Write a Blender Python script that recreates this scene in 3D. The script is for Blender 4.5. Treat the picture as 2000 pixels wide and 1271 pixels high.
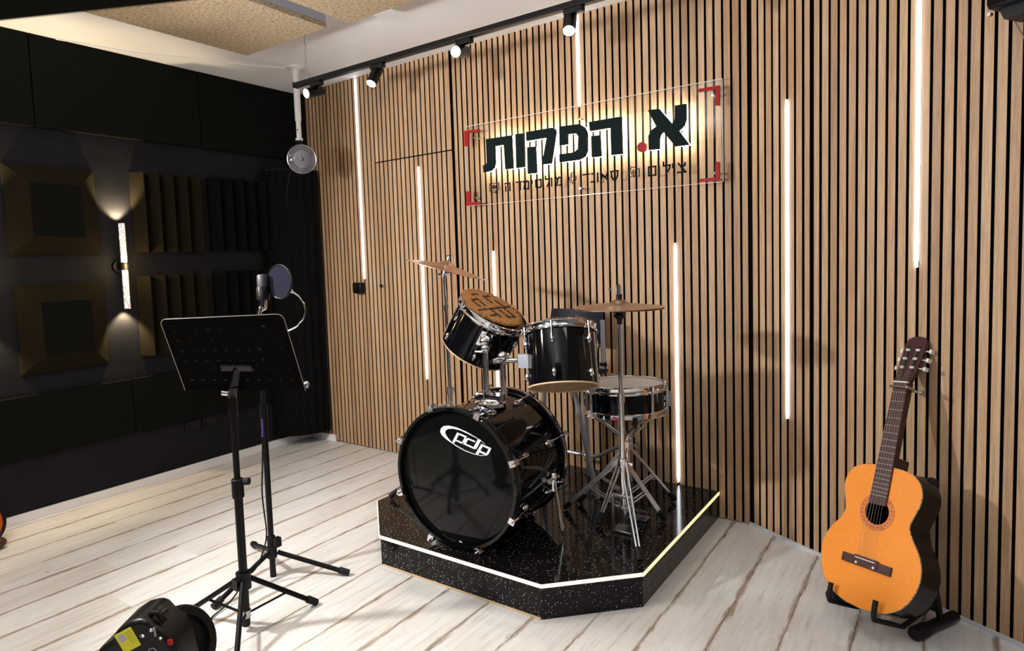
import bpy, bmesh, math, random
from mathutils import Vector as V, Matrix, Quaternion
random.seed(7)
PI = math.pi
C = bpy.context.scene.collection
for o in list(bpy.data.objects):
    bpy.data.objects.remove(o)

# ------------------------------------------------------------------ camera, world, exposure, big lights
SC = bpy.context.scene
FPX, CX, CY = 1264.928, 938.853, 597.370
ROLL, PITCH, YAW = -0.03534, 0.06996, -0.62843
CAM = V((3.21669, -3.24802, 1.33327))
fwd = V((math.sin(YAW)*math.cos(PITCH), math.cos(YAW)*math.cos(PITCH), -math.sin(PITCH)))
r0 = V((math.cos(YAW), -math.sin(YAW), 0)); u0 = r0.cross(fwd)
cr = r0*math.cos(ROLL)+u0*math.sin(ROLL); cu = -r0*math.sin(ROLL)+u0*math.cos(ROLL)
cd = bpy.data.cameras.new('camera'); cam = bpy.data.objects.new('camera', cd); C.objects.link(cam)
cam.matrix_world = Matrix(((cr.x, cu.x, -fwd.x, CAM.x), (cr.y, cu.y, -fwd.y, CAM.y), (cr.z, cu.z, -fwd.z, CAM.z), (0, 0, 0, 1)))
cd.sensor_fit = 'HORIZONTAL'; cd.sensor_width = 36; cd.lens = FPX/2000*36
cd.shift_x = (1000-CX)/2000; cd.shift_y = (CY-635.5)/2000
cd.clip_start = 0.02
cd.dof.use_dof = True; cd.dof.focus_distance = 3.2; cd.dof.aperture_fstop = 5.0
SC.camera = cam
w = bpy.data.worlds.new('room_world'); SC.world = w; w.use_nodes = True
w.node_tree.nodes['Background'].inputs[0].default_value = (0.8, 0.86, 1, 1)
w.node_tree.nodes['Background'].inputs[1].default_value = 0.15
SC.view_settings.view_transform = 'Standard'; SC.view_settings.look = 'None'
SC.view_settings.gamma = 1; SC.view_settings.use_curve_mapping = False
SC.view_settings.exposure = -0.12


def lamp(kind, name, loc, aim, power, col, **kw):
    d = bpy.data.lights.new(name, kind); d.energy = power; d.color = col
    for k, v in kw.items():
        setattr(d, k, v)
    o = bpy.data.objects.new(name, d); C.objects.link(o); o.location = loc
    o.rotation_euler = (V(aim)-V(loc)).to_track_quat('-Z', 'Y').to_euler()
    return o


WARM = (1.0, 0.92, 0.81); NEUT = (1.0, 0.97, 0.94); COOL = (0.88, 0.93, 1.0)
# unseen lamps: a key read from cast shadows, then added fills
lamp('SPOT', 'unseen_key_spot', (.30, -2.75, 1.85), (2.0, -.3, .95), 230, NEUT, spot_size=math.radians(120), spot_blend=.55, shadow_soft_size=.06)  # unseen lamp, placed by the direction of the cast shadows
lamp('POINT', 'added_front_fill', (2.55, -4.15, 2.15), (2.5, -1, 0), 40, (.96, .97, 1), shadow_soft_size=.30)  # added fill for the frontal light, no pendant hangs here
lamp('AREA', 'added_ceiling_bounce', (1.2, -3.5, 1.75), (1.2, -3.0, 2.64), 46, (1, .97, .94), shape='SQUARE', size=.35)  # added upward fill that brightens the ceiling, no flash stands here
lamp('AREA', 'added_overhead_fill', (.75, -2.75, 2.60), (1.0, -1.9, 0), 20, WARM, shape='RECTANGLE', size=.9, size_y=.9, spread=math.radians(110))  # added warm fill over the left floor, no ceiling fixture here
lamp('AREA', 'added_overhead_fill', (3.3, -2.2, 2.60), (3.0, -1.3, 0), 10, COOL, shape='RECTANGLE', size=.8, size_y=.8, spread=math.radians(120))  # added cool fill for the right side, no ceiling fixture here

# ------------------------------------------------------------------ room constants
H = 2.64139; XL = -0.85761; X1 = 0.68726; X2 = X1+44*.04; BEND = 0.52112; SL = 0.05771; LB = -0.01859; RO = 0.00986; S = .04


def lpt(k): return V((X1-k*math.cos(LB), -k*math.sin(LB), 0))
def rpt(k, off=0):
    return V((X2+k*math.cos(BEND)-off*math.sin(BEND), -k*math.sin(BEND)-off*math.cos(BEND), 0))


# ------------------------------------------------------------------ materials
def mat(name, col=(.5, .5, .5), rough=.5, metal=0, coat=0, emit=None, es=0, spec=None):
    m = bpy.data.materials.new(name); m.use_nodes = True
    b = m.node_tree.nodes['Principled BSDF']
    b.inputs['Base Color'].default_value = (*col, 1); b.inputs['Roughness'].default_value = rough
    b.inputs['Metallic'].default_value = metal; b.inputs['Coat Weight'].default_value = coat
    if spec is not None: b.inputs['Specular IOR Level'].default_value = spec
    if emit:
        b.inputs['Emission Color'].default_value = (*emit, 1); b.inputs['Emission Strength'].default_value = es
    return m


def nd(m, t, **kw):
    n = m.node_tree.nodes.new(t)
    for k, v in kw.items():
        if k.startswith('_'): n.inputs[k[1:].replace('_', ' ')].default_value = v
        else: setattr(n, k, v)
    return n


def lk(m, a, b): m.node_tree.links.new(a, b)
def bsdf(m): return m.node_tree.nodes['Principled BSDF']


def ramp(m, src, stops):
    r = nd(m, 'ShaderNodeValToRGB'); e = r.color_ramp.elements
    while len(e) < len(stops): e.new(.5)
    for x, (p, c) in zip(e, stops):
        x.position = p; x.color = (*c, 1)
    lk(m, src, r.inputs[0]); return r.outputs[0]


def coords(m, scale, rnd=True, kind='Object'):
    tc = nd(m, 'ShaderNodeTexCoord'); mp = nd(m, 'ShaderNodeMapping'); mp.inputs['Scale'].default_value = scale
    src = tc.outputs[kind]
    if rnd:
        oi = nd(m, 'ShaderNodeObjectInfo'); mu = nd(m, 'ShaderNodeVectorMath', operation='MULTIPLY_ADD')
        mu.inputs[1].default_value = (37, 53, 71)
        cb = nd(m, 'ShaderNodeCombineXYZ')
        for i in range(3): lk(m, oi.outputs['Random'], cb.inputs[i])
        lk(m, cb.outputs[0], mu.inputs[0]); lk(m, src, mu.inputs[2]); src = mu.outputs[0]
    lk(m, src, mp.inputs[0]); return mp.outputs[0]


def mixc(m, a, b, f, mode='MIX'):
    n = nd(m, 'ShaderNodeMix', data_type='RGBA', blend_type=mode)
    for s, i in ((f, 0), (a, 6), (b, 7)):
        if hasattr(s, 'is_linked'): lk(m, s, n.inputs[i])
        else: n.inputs[i].default_value = s if i == 0 else (*s, 1)
    return n.outputs[2]


def noise(m, vec, scale, detail=3, rough=.5):
    n = nd(m, 'ShaderNodeTexNoise'); n.inputs['Scale'].default_value = scale; n.inputs['Detail'].default_value = detail
    n.inputs['Roughness'].default_value = rough; lk(m, vec, n.inputs['Vector']); return n.outputs['Fac']


def oak():
    m = mat('oak_slat', rough=.55)
    v = coords(m, (1, 1, .045))
    g = noise(m, v, 150, 5, .6); big = noise(m, v, 28, 2)
    c = ramp(m, g, [(.25, (.35, .222, .128)), (.5, (.485, .322, .192)), (.75, (.58, .41, .265))])
    c2 = ramp(m, big, [(.3, (.84, .80, .76)), (.7, (1.08, 1.08, 1.08))])
    c = mixc(m, c, c2, 1.0, 'MULTIPLY')
    oi = nd(m, 'ShaderNodeObjectInfo')
    tint = ramp(m, oi.outputs['Random'], [(0, (.82, .75, .70)), (.35, (1.0, .96, .92)), (.7, (1.06, 1.05, 1.02)), (1, (.93, .82, .75))])
    c = mixc(m, c, tint, 1.0, 'MULTIPLY')
    lk(m, c, bsdf(m).inputs['Base Color'])
    return m


def plank_mat():
    m = mat('whitewashed_plank', rough=.32)
    v = coords(m, (1, .07, 1))
    g = noise(m, v, 60, 6, .65); cl = noise(m, coords(m, (1, .35, 1)), 4, 3)
    base = ramp(m, g, [(.28, (.48, .465, .445)), (.42, (.64, .63, .617)), (.62, (.71, .705, .697))])
    tone = ramp(m, cl, [(.35, (.90, .875, .845)), (.65, (1.03, 1.03, 1.03))])
    base = mixc(m, base, tone, 1, 'MULTIPLY')
    # worn brown edges : |x| near the plank rim, broken up by noise
    tc = nd(m, 'ShaderNodeTexCoord'); sp = nd(m, 'ShaderNodeSeparateXYZ'); lk(m, tc.outputs['Object'], sp.inputs[0])
    ab = nd(m, 'ShaderNodeMath', operation='ABSOLUTE'); lk(m, sp.outputs[0], ab.inputs[0])
    mr = nd(m, 'ShaderNodeMapRange'); mr.inputs[1].default_value = .072; mr.inputs[2].default_value = .1; lk(m, ab.outputs[0], mr.inputs[0])
    n2 = noise(m, coords(m, (1, .16, 1)), 22, 6, .75)
    ad = nd(m, 'ShaderNodeMath', operation='MULTIPLY_ADD'); lk(m, mr.outputs[0], ad.inputs[0]); ad.inputs[1].default_value = .42; lk(m, n2, ad.inputs[2])
    mask = ramp(m, ad.outputs[0], [(.74, (0, 0, 0)), (.86, (1, 1, 1))])
    n3 = noise(m, coords(m, (1, .1, 1)), 120, 4, .7)
    dk = ramp(m, n3, [(.35, (.20, .15, .115)), (.65, (.50, .42, .35))])
    mk = nd(m, 'ShaderNodeRGBToBW'); lk(m, mask, mk.inputs[0])
    c = mixc(m, base, dk, mk.outputs[0])
    # small knots
    vo = nd(m, 'ShaderNodeTexVoronoi'); vo.inputs['Scale'].default_value = 3.4; lk(m, coords(m, (1.7, .8, 1)), vo.inputs['Vector'])
    kn = ramp(m, vo.outputs['Distance'], [(.018, (1, 1, 1)), (.035, (0, 0, 0))]); kb = nd(m, 'ShaderNodeRGBToBW'); lk(m, kn, kb.inputs[0])
    c = mixc(m, c, (.2, .16, .13), kb.outputs[0])
    lk(m, c, bsdf(m).inputs['Base Color'])
    return m


def sparkle():
    m = mat('sparkle_laminate', (.008, .0075, .007), .095, spec=.2)
    vo = nd(m, 'ShaderNodeTexVoronoi'); vo.inputs['Scale'].default_value = 118; lk(m, coords(m, (1, 1, 1), False), vo.inputs['Vector'])
    dots = ramp(m, vo.outputs['Distance'], [(.13, (1, 1, 1)), (.21, (0, 0, 0))])
    pick = ramp(m, vo.outputs['Color'], [(.52, (0, 0, 0)), (.58, (1, 1, 1))])
    k = mixc(m, dots, pick, 1, 'MULTIPLY'); bw = nd(m, 'ShaderNodeRGBToBW'); lk(m, k, bw.inputs[0])
    lk(m, mixc(m, (.008, .0075, .007), (.85, .78, .66), bw.outputs[0]), bsdf(m).inputs['Base Color'])
    return m


def woodwool():
    m = mat('wood_wool_board', rough=.95)
    v = coords(m, (1, 1, 1), False)
    n = noise(m, v, 62, 8, .85)
    lk(m, ramp(m, n, [(.36, (.16, .10, .045)), (.46, (.42, .31, .185)), (.58, (.63, .505, .34))]), bsdf(m).inputs['Base Color'])
    bp = nd(m, 'ShaderNodeBump'); bp.inputs['Strength'].default_value = .9; bp.inputs['Distance'].default_value = .01
    lk(m, n, bp.inputs['Height']); lk(m, bp.outputs[0], bsdf(m).inputs['Normal'])
    return m


def speck(name, c0, c1, scale, rough=.9, stretch=(1, 1, 1), bump=0):
    m = mat(name, c0, rough, spec=.06 if rough > .55 and max(c0) < .05 else None)
    n = noise(m, coords(m, stretch, False), scale, 4, .6)
    lk(m, ramp(m, n, [(.35, c0), (.65, c1)]), bsdf(m).inputs['Base Color'])
    if bump:
        bp = nd(m, 'ShaderNodeBump'); bp.inputs['Strength'].default_value = bump; bp.inputs['Distance'].default_value = .002
        lk(m, n, bp.inputs['Height']); lk(m, bp.outputs[0], bsdf(m).inputs['Normal'])
    return m


def clear(name, tint=(1, 1, 1), gloss=.08, rough=.02):
    m = bpy.data.materials.new(name); m.use_nodes = True; t = m.node_tree; t.nodes.remove(bsdf(m))
    a = nd(m, 'ShaderNodeBsdfTransparent'); a.inputs[0].default_value = (*tint, 1)
    g = nd(m, 'ShaderNodeBsdfGlossy'); g.inputs['Roughness'].default_value = rough
    fr = nd(m, 'ShaderNodeFresnel'); fr.inputs[0].default_value = 1.45
    x = nd(m, 'ShaderNodeMixShader'); lk(m, fr.outputs[0], x.inputs[0]); lk(m, a.outputs[0], x.inputs[1]); lk(m, g.outputs[0], x.inputs[2])
    lk(m, x.outputs[0], t.nodes['Material Output'].inputs[0]); return m


def emitm(name, col, es): return mat(name, (.8, .8, .8), .5, emit=col, es=es)


def crystal():
    m = emitm('bubble_crystal', (1, .93, .8), 1)
    v = coords(m, (1, 1, .6), False); n = nd(m, 'ShaderNodeTexVoronoi'); n.inputs['Scale'].default_value = 110; lk(m, v, n.inputs['Vector'])
    c = ramp(m, n.outputs['Distance'], [(.22, (1.2, 1.12, 1.05)), (.5, (.16, .14, .135))])
    lk(m, c, bsdf(m).inputs['Emission Color']); bsdf(m).inputs['Emission Strength'].default_value = 1.5
    return m


def coir():
    m = mat('coir_mat', rough=.95)
    n = noise(m, coords(m, (1, 1, 1), False), 140, 6, .8)
    lk(m, ramp(m, n, [(.33, (.26, .10, .03)), (.5, (.68, .32, .10)), (.68, (.88, .52, .22))]), bsdf(m).inputs['Base Color'])
    bp = nd(m, 'ShaderNodeBump'); bp.inputs['Strength'].default_value = 1; bp.inputs['Distance'].default_value = .006
    lk(m, n, bp.inputs['Height']); lk(m, bp.outputs[0], bsdf(m).inputs['Normal'])
    return m


def brass_mat():
    m = mat('worn_bronze', (.42, .27, .18), .33, 1)
    tc = nd(m, 'ShaderNodeTexCoord'); ln = nd(m, 'ShaderNodeVectorMath', operation='LENGTH'); lk(m, tc.outputs['Object'], ln.inputs[0])
    wv = nd(m, 'ShaderNodeMath', operation='SINE'); mu = nd(m, 'ShaderNodeMath', operation='MULTIPLY'); mu.inputs[1].default_value = 1400
    lk(m, ln.outputs['Value'], mu.inputs[0]); lk(m, mu.outputs[0], wv.inputs[0])
    bp = nd(m, 'ShaderNodeBump'); bp.inputs['Strength'].default_value = .12; bp.inputs['Distance'].default_value = .0005
    lk(m, wv.outputs[0], bp.inputs['Height']); lk(m, bp.outputs[0], bsdf(m).inputs['Normal'])
    n = noise(m, tc.outputs['Object'], 12, 4)
    lk(m, ramp(m, n, [(.3, (.46, .29, .20)), (.7, (.64, .45, .32))]), bsdf(m).inputs['Base Color'])
    return m


def spruce():
    m = mat('amber_spruce', (.85, .3, .03), .5, spec=.3)
    n = noise(m, coords(m, (1, .03, 1), False), 130, 3); b = noise(m, coords(m, (1, 1, 1), False), 5, 2)
    c = ramp(m, n, [(.3, (.83, .262, .026)), (.7, (.885, .295, .031))])
    lk(m, mixc(m, c, ramp(m, b, [(.3, (.97, .94, .9)), (.7, (1, 1.02, 1.05))]), 1, 'MULTIPLY'), bsdf(m).inputs['Base Color'])
    return m


OAK = oak(); PLANK = plank_mat(); SPARK = sparkle(); WOOL = woodwool(); COIR = coir(); BRASS = brass_mat(); SPRUCE = spruce(); CRYST = crystal()
FELT = speck('black_felt', (.006, .006, .006), (.011, .011, .010), 60)
PAINT = speck('charcoal_paint', (.0125, .0125, .0145), (.016, .016, .018), 9, .62)
FABRIC = speck('black_fabric', (.0050, .0052, .0038), (.0078, .0081, .0060), 300, .9, bump=.2)
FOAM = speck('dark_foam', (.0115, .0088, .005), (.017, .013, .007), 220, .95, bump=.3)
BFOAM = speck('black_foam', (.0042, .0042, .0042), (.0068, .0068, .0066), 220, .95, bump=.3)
CEIL = speck('white_ceiling_paint', (.83, .83, .84), (.86, .86, .87), 4, .6)
WALLP = speck('grey_wall_paint', (.12, .12, .12), (.14, .14, .138), 5, .7)
WHITE = mat('white_gloss_trim', (.84, .83, .85), .4)
BLK = mat('black_plastic', (.0045, .0045, .005), .4, spec=.22)
BLKM = mat('black_powder_coat', (.004, .004, .0044), .36, spec=.22)
RUB = mat('black_rubber', (.007, .007, .0075), .7, spec=.3)
GLOSS = mat('black_gloss_wrap', (.003, .003, .004), .05, coat=.15, spec=.3)
HEADB = mat('black_drum_film', (.004, .004, .0035), .08, spec=.22)
CHROME = mat('chrome', (.74, .74, .76), .09, 1)
CHROMEL = mat('satin_chrome_leg', (.68, .68, .70), .25, .75)
STEEL = mat('satin_steel', (.46, .46, .48), .3, 1)
GREYM = mat('grey_chair_tube', (.34, .35, .40), .35, .4)
HEADW = mat('coated_white_head', (.70, .68, .64), .6)
BIRCH = speck('birch_edge', (.62, .44, .26), (.70, .52, .33), 40)
LOGOW = mat('white_print', (.84, .85, .92), .5)
NAVY = mat('dark_blue_plastic', (.008, .0095, .019), .5, spec=.15)
LEDW = emitm('led_diffuser', (.82, .90, 1), 8)
LEDY = emitm('warm_led_profile', (1, .80, .36), 1.05)
LEDF = emitm('white_led_profile', (1, .90, .74), .80)
LENS = emitm('lit_spot_lens', (1, .9, .68), 22)
HALO = emitm('sign_backlight', (1, .95, .76), 26)
ACR = clear('clear_acrylic')
GLASSB = clear('clear_glass_bowl', (.9, .9, .92))
LETT = mat('dark_green_letter', (.004, .012, .012), .8, spec=.15)
RED = mat('red_acrylic', (.34, .006, .008), .5, spec=.2)
ROSE = speck('rosewood', (.040, .010, .007), (.062, .017, .011), 50, .4, (1, .1, 1))
DKWOOD = speck('dark_mahogany', (.035, .009, .008), (.05, .013, .011), 40, .25, (1, .1, 1))
IVORY = mat('bone_white', (.78, .74, .66), .4)
ROSETTE = speck('rosette_inlay', (.50, .12, .02), (.66, .2, .03), 90, .4)
BROWND = mat('dark_inlay', (.12, .022, .008), .5)
YEL = mat('yellow_sticker', (.72, .66, .02), .5)
GREYP = mat('grey_print', (.42, .40, .46), .5)
PANELSIDE = mat('grey_panel_frame', (.36, .37, .43), .6)
POPM = mat('navy_mesh', (.013, .013, .024), .9, spec=.08)
GRILL = speck('mic_grille', (.022, .022, .03), (.075, .075, .095), 500, .35)
PURP = mat('purple_strap', (.05, .02, .2), .6)
MATD = mat('black_print_on_mat', (.03, .022, .015), .95)
WHPL = mat('white_metal_pole', (.72, .72, .72), .35)
ORANGE = mat('orange_lacquer', (.50, .09, .015), .2, coat=.5)
CREAM = mat('cream_skin', (.85, .80, .62), .5)
LEATH = mat('brown_leather', (.05, .016, .008), .45)


# ------------------------------------------------------------------ mesh builder
def frame(n, up=V((0, 0, 1))):
    n = V(n).normalized(); a = up.cross(n)
    if a.length < 1e-4: a = V((1, 0, 0)).cross(n) if abs(n.x) < .9 else V((0, 1, 0)).cross(n)
    a.normalize(); b = n.cross(a); return a, b, n


class MB:
    def __init__(s): s.v = []; s.f = []
    def add(s, vs, fs):
        o = len(s.v); s.v += [V(x) for x in vs]; s.f += [tuple(i+o for i in f) for f in fs]; return s
    def box(s, c, d, ax=None):
        ax = ax or (V((1, 0, 0)), V((0, 1, 0)), V((0, 0, 1))); c = V(c)
        vs = [c+ax[0]*(i*d[0]/2)+ax[1]*(j*d[1]/2)+ax[2]*(k*d[2]/2) for i in (-1, 1) for j in (-1, 1) for k in (-1, 1)]
        return s.add(vs, [(0, 1, 3, 2), (4, 6, 7, 5), (0, 4, 5, 1), (2, 3, 7, 6), (0, 2, 6, 4), (1, 5, 7, 3)])
    def bar(s, a, b, wd, th, up=V((0, 0, 1))):
        a = V(a); b = V(b); n = (b-a); x, y, z = frame(n, up)
        return s.box((a+b)/2, (wd, th, n.length), (x, y, z))
    def ring(s, c, n, r, k): 
        a, b, _ = frame(n); return [V(c)+a*(r*math.cos(2*PI*i/k))+b*(r*math.sin(2*PI*i/k)) for i in range(k)]
    def lathe(s, c, n, prof, k=24, caps=True, close=False):
        c = V(c); n = V(n).normalized(); vs = []
        for r, h in prof: vs += s.ring(c+n*h, n, max(r, 1e-5), k)
        m = len(prof); fs = []
        for j in range(m if close else m-1):
            j2 = (j+1) % m
            for i in range(k): fs.append((j*k+i, j*k+(i+1) % k, j2*k+(i+1) % k, j2*k+i))
        if caps and not close: fs += [tuple(range(k))[::-1], tuple(range((m-1)*k, m*k))]
        return s.add(vs, fs)
    def cyl(s, a, b, r, r2=None, k=14):
        a = V(a); b = V(b); return s.lathe(a, b-a, [(r, 0), (r if r2 is None else r2, (b-a).length)], k)
    def tube(s, pts, r, k=8):
        pts = [V(p) for p in pts]; vs = []; pa = None; n = len(pts)
        for i, p in enumerate(pts):
            t = (pts[min(i+1, n-1)]-pts[max(i-1, 0)]).normalized()
            if pa is None: a = frame(t)[0]
            else:
                a = pa-t*pa.dot(t); a.normalize()
            pa = a; b = t.cross(a); rr = r[i] if isinstance(r, (list, tuple)) else r
            vs += [p+a*(rr*math.cos(2*PI*j/k))+b*(rr*math.sin(2*PI*j/k)) for j in range(k)]
        fs = [(i*k+j, i*k+(j+1) % k, (i+1)*k+(j+1) % k, (i+1)*k+j) for i in range(n-1) for j in range(k)]
        fs += [tuple(range(k))[::-1], tuple(range((n-1)*k, n*k))]
        return s.add(vs, fs)
    def torus(s, c, n, R, r, k=36, m=8, arc=None):
        a, b, nn = frame(n); c = V(c); vs = []; fs = []
        for i in range(k):
            t = 2*PI*i/k; d = a*math.cos(t)+b*math.sin(t)
            for j in range(m):
                u = 2*PI*j/m; vs.append(c+d*(R+r*math.cos(u))+nn*(r*math.sin(u)))
        for i in range(k):
            for j in range(m): fs.append((i*m+j, ((i+1) % k)*m+j, ((i+1) % k)*m+(j+1) % m, i*m+(j+1) % m))
        return s.add(vs, fs)
    def ball(s, c, r, sc=(1, 1, 1), k=14, m=8, ax=None):
        ax = ax or (V((1, 0, 0)), V((0, 1, 0)), V((0, 0, 1))); c = V(c); vs = []
        for j in range(m+1):
            ph = -PI/2+PI*j/m
            for i in range(k):
                t = 2*PI*i/k; rr = r*max(math.cos(ph), 1e-4)
                vs.append(c+ax[0]*(rr*math.cos(t)*sc[0])+ax[1]*(rr*math.sin(t)*sc[1])+ax[2]*(r*math.sin(ph)*sc[2]))
        return s.add(vs, [(j*k+i, j*k+(i+1) % k, (j+1)*k+(i+1) % k, (j+1)*k+i) for j in range(m) for i in range(k)])
    def prism(s, poly, org, ax, ay, dvec):
        org = V(org); ax = V(ax); ay = V(ay); d = V(dvec); n = len(poly)
        vs = [org+ax*x+ay*y for x, y in poly]; vs += [p+d for p in vs]
        return s.add(vs, [tuple(range(n)), tuple(range(2*n-1, n-1, -1))]+[(i, n+i, n+(i+1) % n, (i+1) % n) for i in range(n)])
    def strokes(s, lines, org, ax, ay, wd, dvec):
        for ln in lines:
            for (x0, y0), (x1, y1) in zip(ln, ln[1:]):
                L = math.hypot(x1-x0, y1-y0) or 1; ux, uy = (x1-x0)/L*wd/2, (y1-y0)/L*wd/2
                s.prism([(x0-ux-uy, y0-uy+ux), (x0-ux+uy, y0-uy-ux), (x1+ux+uy, y1+uy-ux), (x1+ux-uy, y1+uy+ux)], org, ax, ay, dvec)
        return s
    def mesh(s, off=V((0, 0, 0)), sharp=38):
        me = bpy.data.meshes.new('m'); me.from_pydata([tuple(p-off) for p in s.v], [], s.f); me.update()
        bm = bmesh.new(); bm.from_mesh(me); bmesh.ops.recalc_face_normals(bm, faces=bm.faces); bm.to_mesh(me); bm.free()
        me.shade_smooth(); me.set_sharp_from_angle(angle=math.radians(sharp)); return me


def wloc(o):
    p = V((0, 0, 0))
    while o: p += o.location; o = o.parent
    return p


def obj(name, mb, m, parent=None, label=None, bev=0, base=None, sharp=38):
    base = V(base) if base is not None else (wloc(parent) if parent else V((0, 0, 0)))
    me = mb if isinstance(mb, bpy.types.Mesh) else mb.mesh(base, sharp)
    if not me.materials: me.materials.append(m)
    o = bpy.data.objects.new(name, me); C.objects.link(o)
    if parent: o.parent = parent; o.location = base-wloc(parent)
    else: o.location = base
    if label: o['label'] = label
    if bev:
        b = o.modifiers.new('bevel', 'BEVEL'); b.width = bev; b.segments = 2; b.limit_method = 'ANGLE'
    return o


def thing(name, label, cat, loc, group=None, kind=None):
    o = bpy.data.objects.new(name, None); C.objects.link(o); o.location = loc; o.empty_display_size = .05
    o['label'] = label
    if cat: o['category'] = cat
    if group: o['group'] = group
    if kind: o['kind'] = kind
    return o


def tag(o, label, cat, group=None):
    o['label'] = label; o['category'] = cat
    if group: o['group'] = group
    return o


def struct(name, mb, m, label, parent=None, base=None):
    o = obj(name, mb, m, parent, label, base=base); o['kind'] = 'structure'; return o


def dup(root, loc, label=None, rotz=None):
    c = root.copy(); C.objects.link(c); c.location = loc
    if label: c['label'] = label
    if rotz is not None: c.rotation_euler = (0, 0, rotz)
    for ch in list(root.children):
        d = ch.copy(); C.objects.link(d); d.parent = c
        for g in list(ch.children):
            e = g.copy(); C.objects.link(e); e.parent = d
    return c


X_, Y_, Z_ = V((1, 0, 0)), V((0, 1, 0)), V((0, 0, 1))
RE = V((math.cos(BEND), -math.sin(BEND), 0)); RN = V((-math.sin(BEND), -math.cos(BEND), 0))   # along / out of the angled wall

# ------------------------------------------------------------------ room shell
PX0, PP = -.610, .1985
fl = struct('floor', MB().prism([(XL-.1, .12), (XL-.1, -4.6), (4.3, -4.6), (4.3, -1.05), (X2+.05, .12)], (0, 0, -.10), X_, Y_, (0, 0, .088)), mat('subfloor', (.06, .05, .04), .9), 'whitewashed plank floor of the studio')
pm = {}
for ci in range(-2, 25):
    x = PX0+PP*(ci+.5); xa = max(x-PP/2, XL); xb = min(x+PP/2, 4.2)
    if xb-xa < .02: continue
    ytop = .02 if xb < X2 else -(max(xa, X2)-X2)*math.tan(BEND)+.015
    y = ytop; ln = random.uniform(.35, 1.25)
    while y > -4.55:
        y2 = max(y-ln, -4.58); L = round(y-y2, 3); wd = round(xb-xa, 4)
        if (L, wd) not in pm: pm[(L, wd)] = MB().box((0, 0, -.006), (wd-.0012, L-.0004, .012)).mesh()
        o = obj('plank', pm[(L, wd)], PLANK, fl); o.location = ((xa+xb)/2, (y+y2)/2, 0)
        y = y2; ln = 1.28
struct('ceiling', MB().box((1.7, -2.25, H+.04), (5.4, 4.9, .08)), CEIL, 'white painted flat ceiling')
wl = struct('wall_left', MB().box((XL-.05, -2.25, H/2), (.1, 4.9, H)), PAINT, 'dark charcoal wall carrying acoustic panels and a sconce')
for n_, y0, y1, z0, z1, th in [('fabric_panel', -4.4, -1.752, 2.145, H, .039), ('fabric_panel', -1.746, -.78, 2.145, H, .039), ('fabric_panel', -.774, .03, 2.145, H, .039),
                               ('fabric_panel', -4.4, -1.335, .355, .686, .03), ('fabric_panel', -1.329, -.345, .355, .686, .03)]:
    obj(n_, MB().box((XL+th/2, (y0+y1)/2, (z0+z1)/2), (th, y1-y0, z1-z0)), FABRIC, wl, bev=.003)
bb = struct('baseboard_left', MB().box((XL+.007, -2.2, .0245), (.014, 4.5, .049)), WHITE, 'low white baseboard under the dark wall')
struct('baseboard_back', MB().box((-.70, .010, .0245), (.28, .014, .049)), WHITE, 'short white baseboard in the corner behind the ribbed column')
struct('wall_rear', MB().box((1.7, -4.65, H/2), (5.4, .1, H)), WALLP, 'grey wall behind the viewpoint')
struct('wall_right', MB().box((4.25, -2.8, H/2), (.1, 3.7, H)), WALLP, 'grey wall to the right of the viewpoint')
wb = thing('wall_back', 'wall clad in vertical oak slats on black felt', None, (0, 0, 0), kind='structure')
bk = MB()
a_, b_ = lpt(1.62), lpt(0); bk.prism([(a_.x, a_.y+.021), (b_.x, .021), (b_.x, .09), (a_.x, .12)], (0, 0, 0), X_, Y_, (0, 0, H))
bk.box(((X1+X2)/2+.003, .055, H/2), (X2-X1+.02, .068, H))
obj('felt_backing', bk, FELT, wb)
bk = MB(); p = rpt(1.02, -.055); bk.box((p.x, p.y, H/2), (2.06, .068, H), (RE, V((-RN.x, -RN.y, 0)), Z_))
obj('felt_backing', bk, FELT, wb)
SW = .0290
DOORZ = 2.031
dr = thing('door_1', 'hidden door faced with the same oak slats', None, lpt(.35), kind='structure')
sm = {}


def slat(par, loc, rot, wd, z0, z1):
    key = (round(wd, 4), round(z0, 3), round(z1, 3))
    if key not in sm:
        me_ = sm[key] = MB().box((0, .01, (z0+z1)/2), (wd, .02, z1-z0)).mesh(); me_.materials.append(OAK); me_.materials.append(FELT)
        for f_ in me_.polygons: f_.material_index = 0 if f_.normal.y < -.5 else 1
    o = obj('slat', sm[key], OAK, par); o.location = loc-wloc(par); o.rotation_euler = (0, 0, rot)


for i in range(-1, 34):
    wd = SW if i >= 0 else .0390
    k = SL+(i+.5)*S if i >= 0 else .0118+.0405/2
    if i <= 15:
        slat(dr, lpt(k), -LB, wd, .004, DOORZ-.004); slat(wb, lpt(k), -LB, wd, DOORZ+.004, H)
    else: slat(wb, lpt(k), -LB, wd, .004, H)
for i in range(44):
    o0 = .006 if i == 0 else 0; o1 = .004 if i == 43 else 0
    slat(wb, V((X1+(i+.5)*S+(o0-o1)/2, 0, 0)), 0, SW-o0-o1, .004, H)
for i in range(-1, 47):
    k = RO+(i+.5)*S+(.006 if i >= 8 else 0)
    if i < 0: continue
    slat(wb, rpt(k), -BEND, SW-(.004 if i in (7, 8) else 0), .004, H)
lo = MB(); p = V((.003, 0, 0)); lo.lathe((p.x, .004, 1.182), (0, -1, 0), [(.011, 0), (.012, .006), (.009, .010), (.004, .0115)], 16)
lo.box((p.x, -.009, 1.182), (.003, .003, .012))
obj('lock', lo, BLK, dr, 'small round black door lock')
p = rpt(.87, .006)
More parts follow.
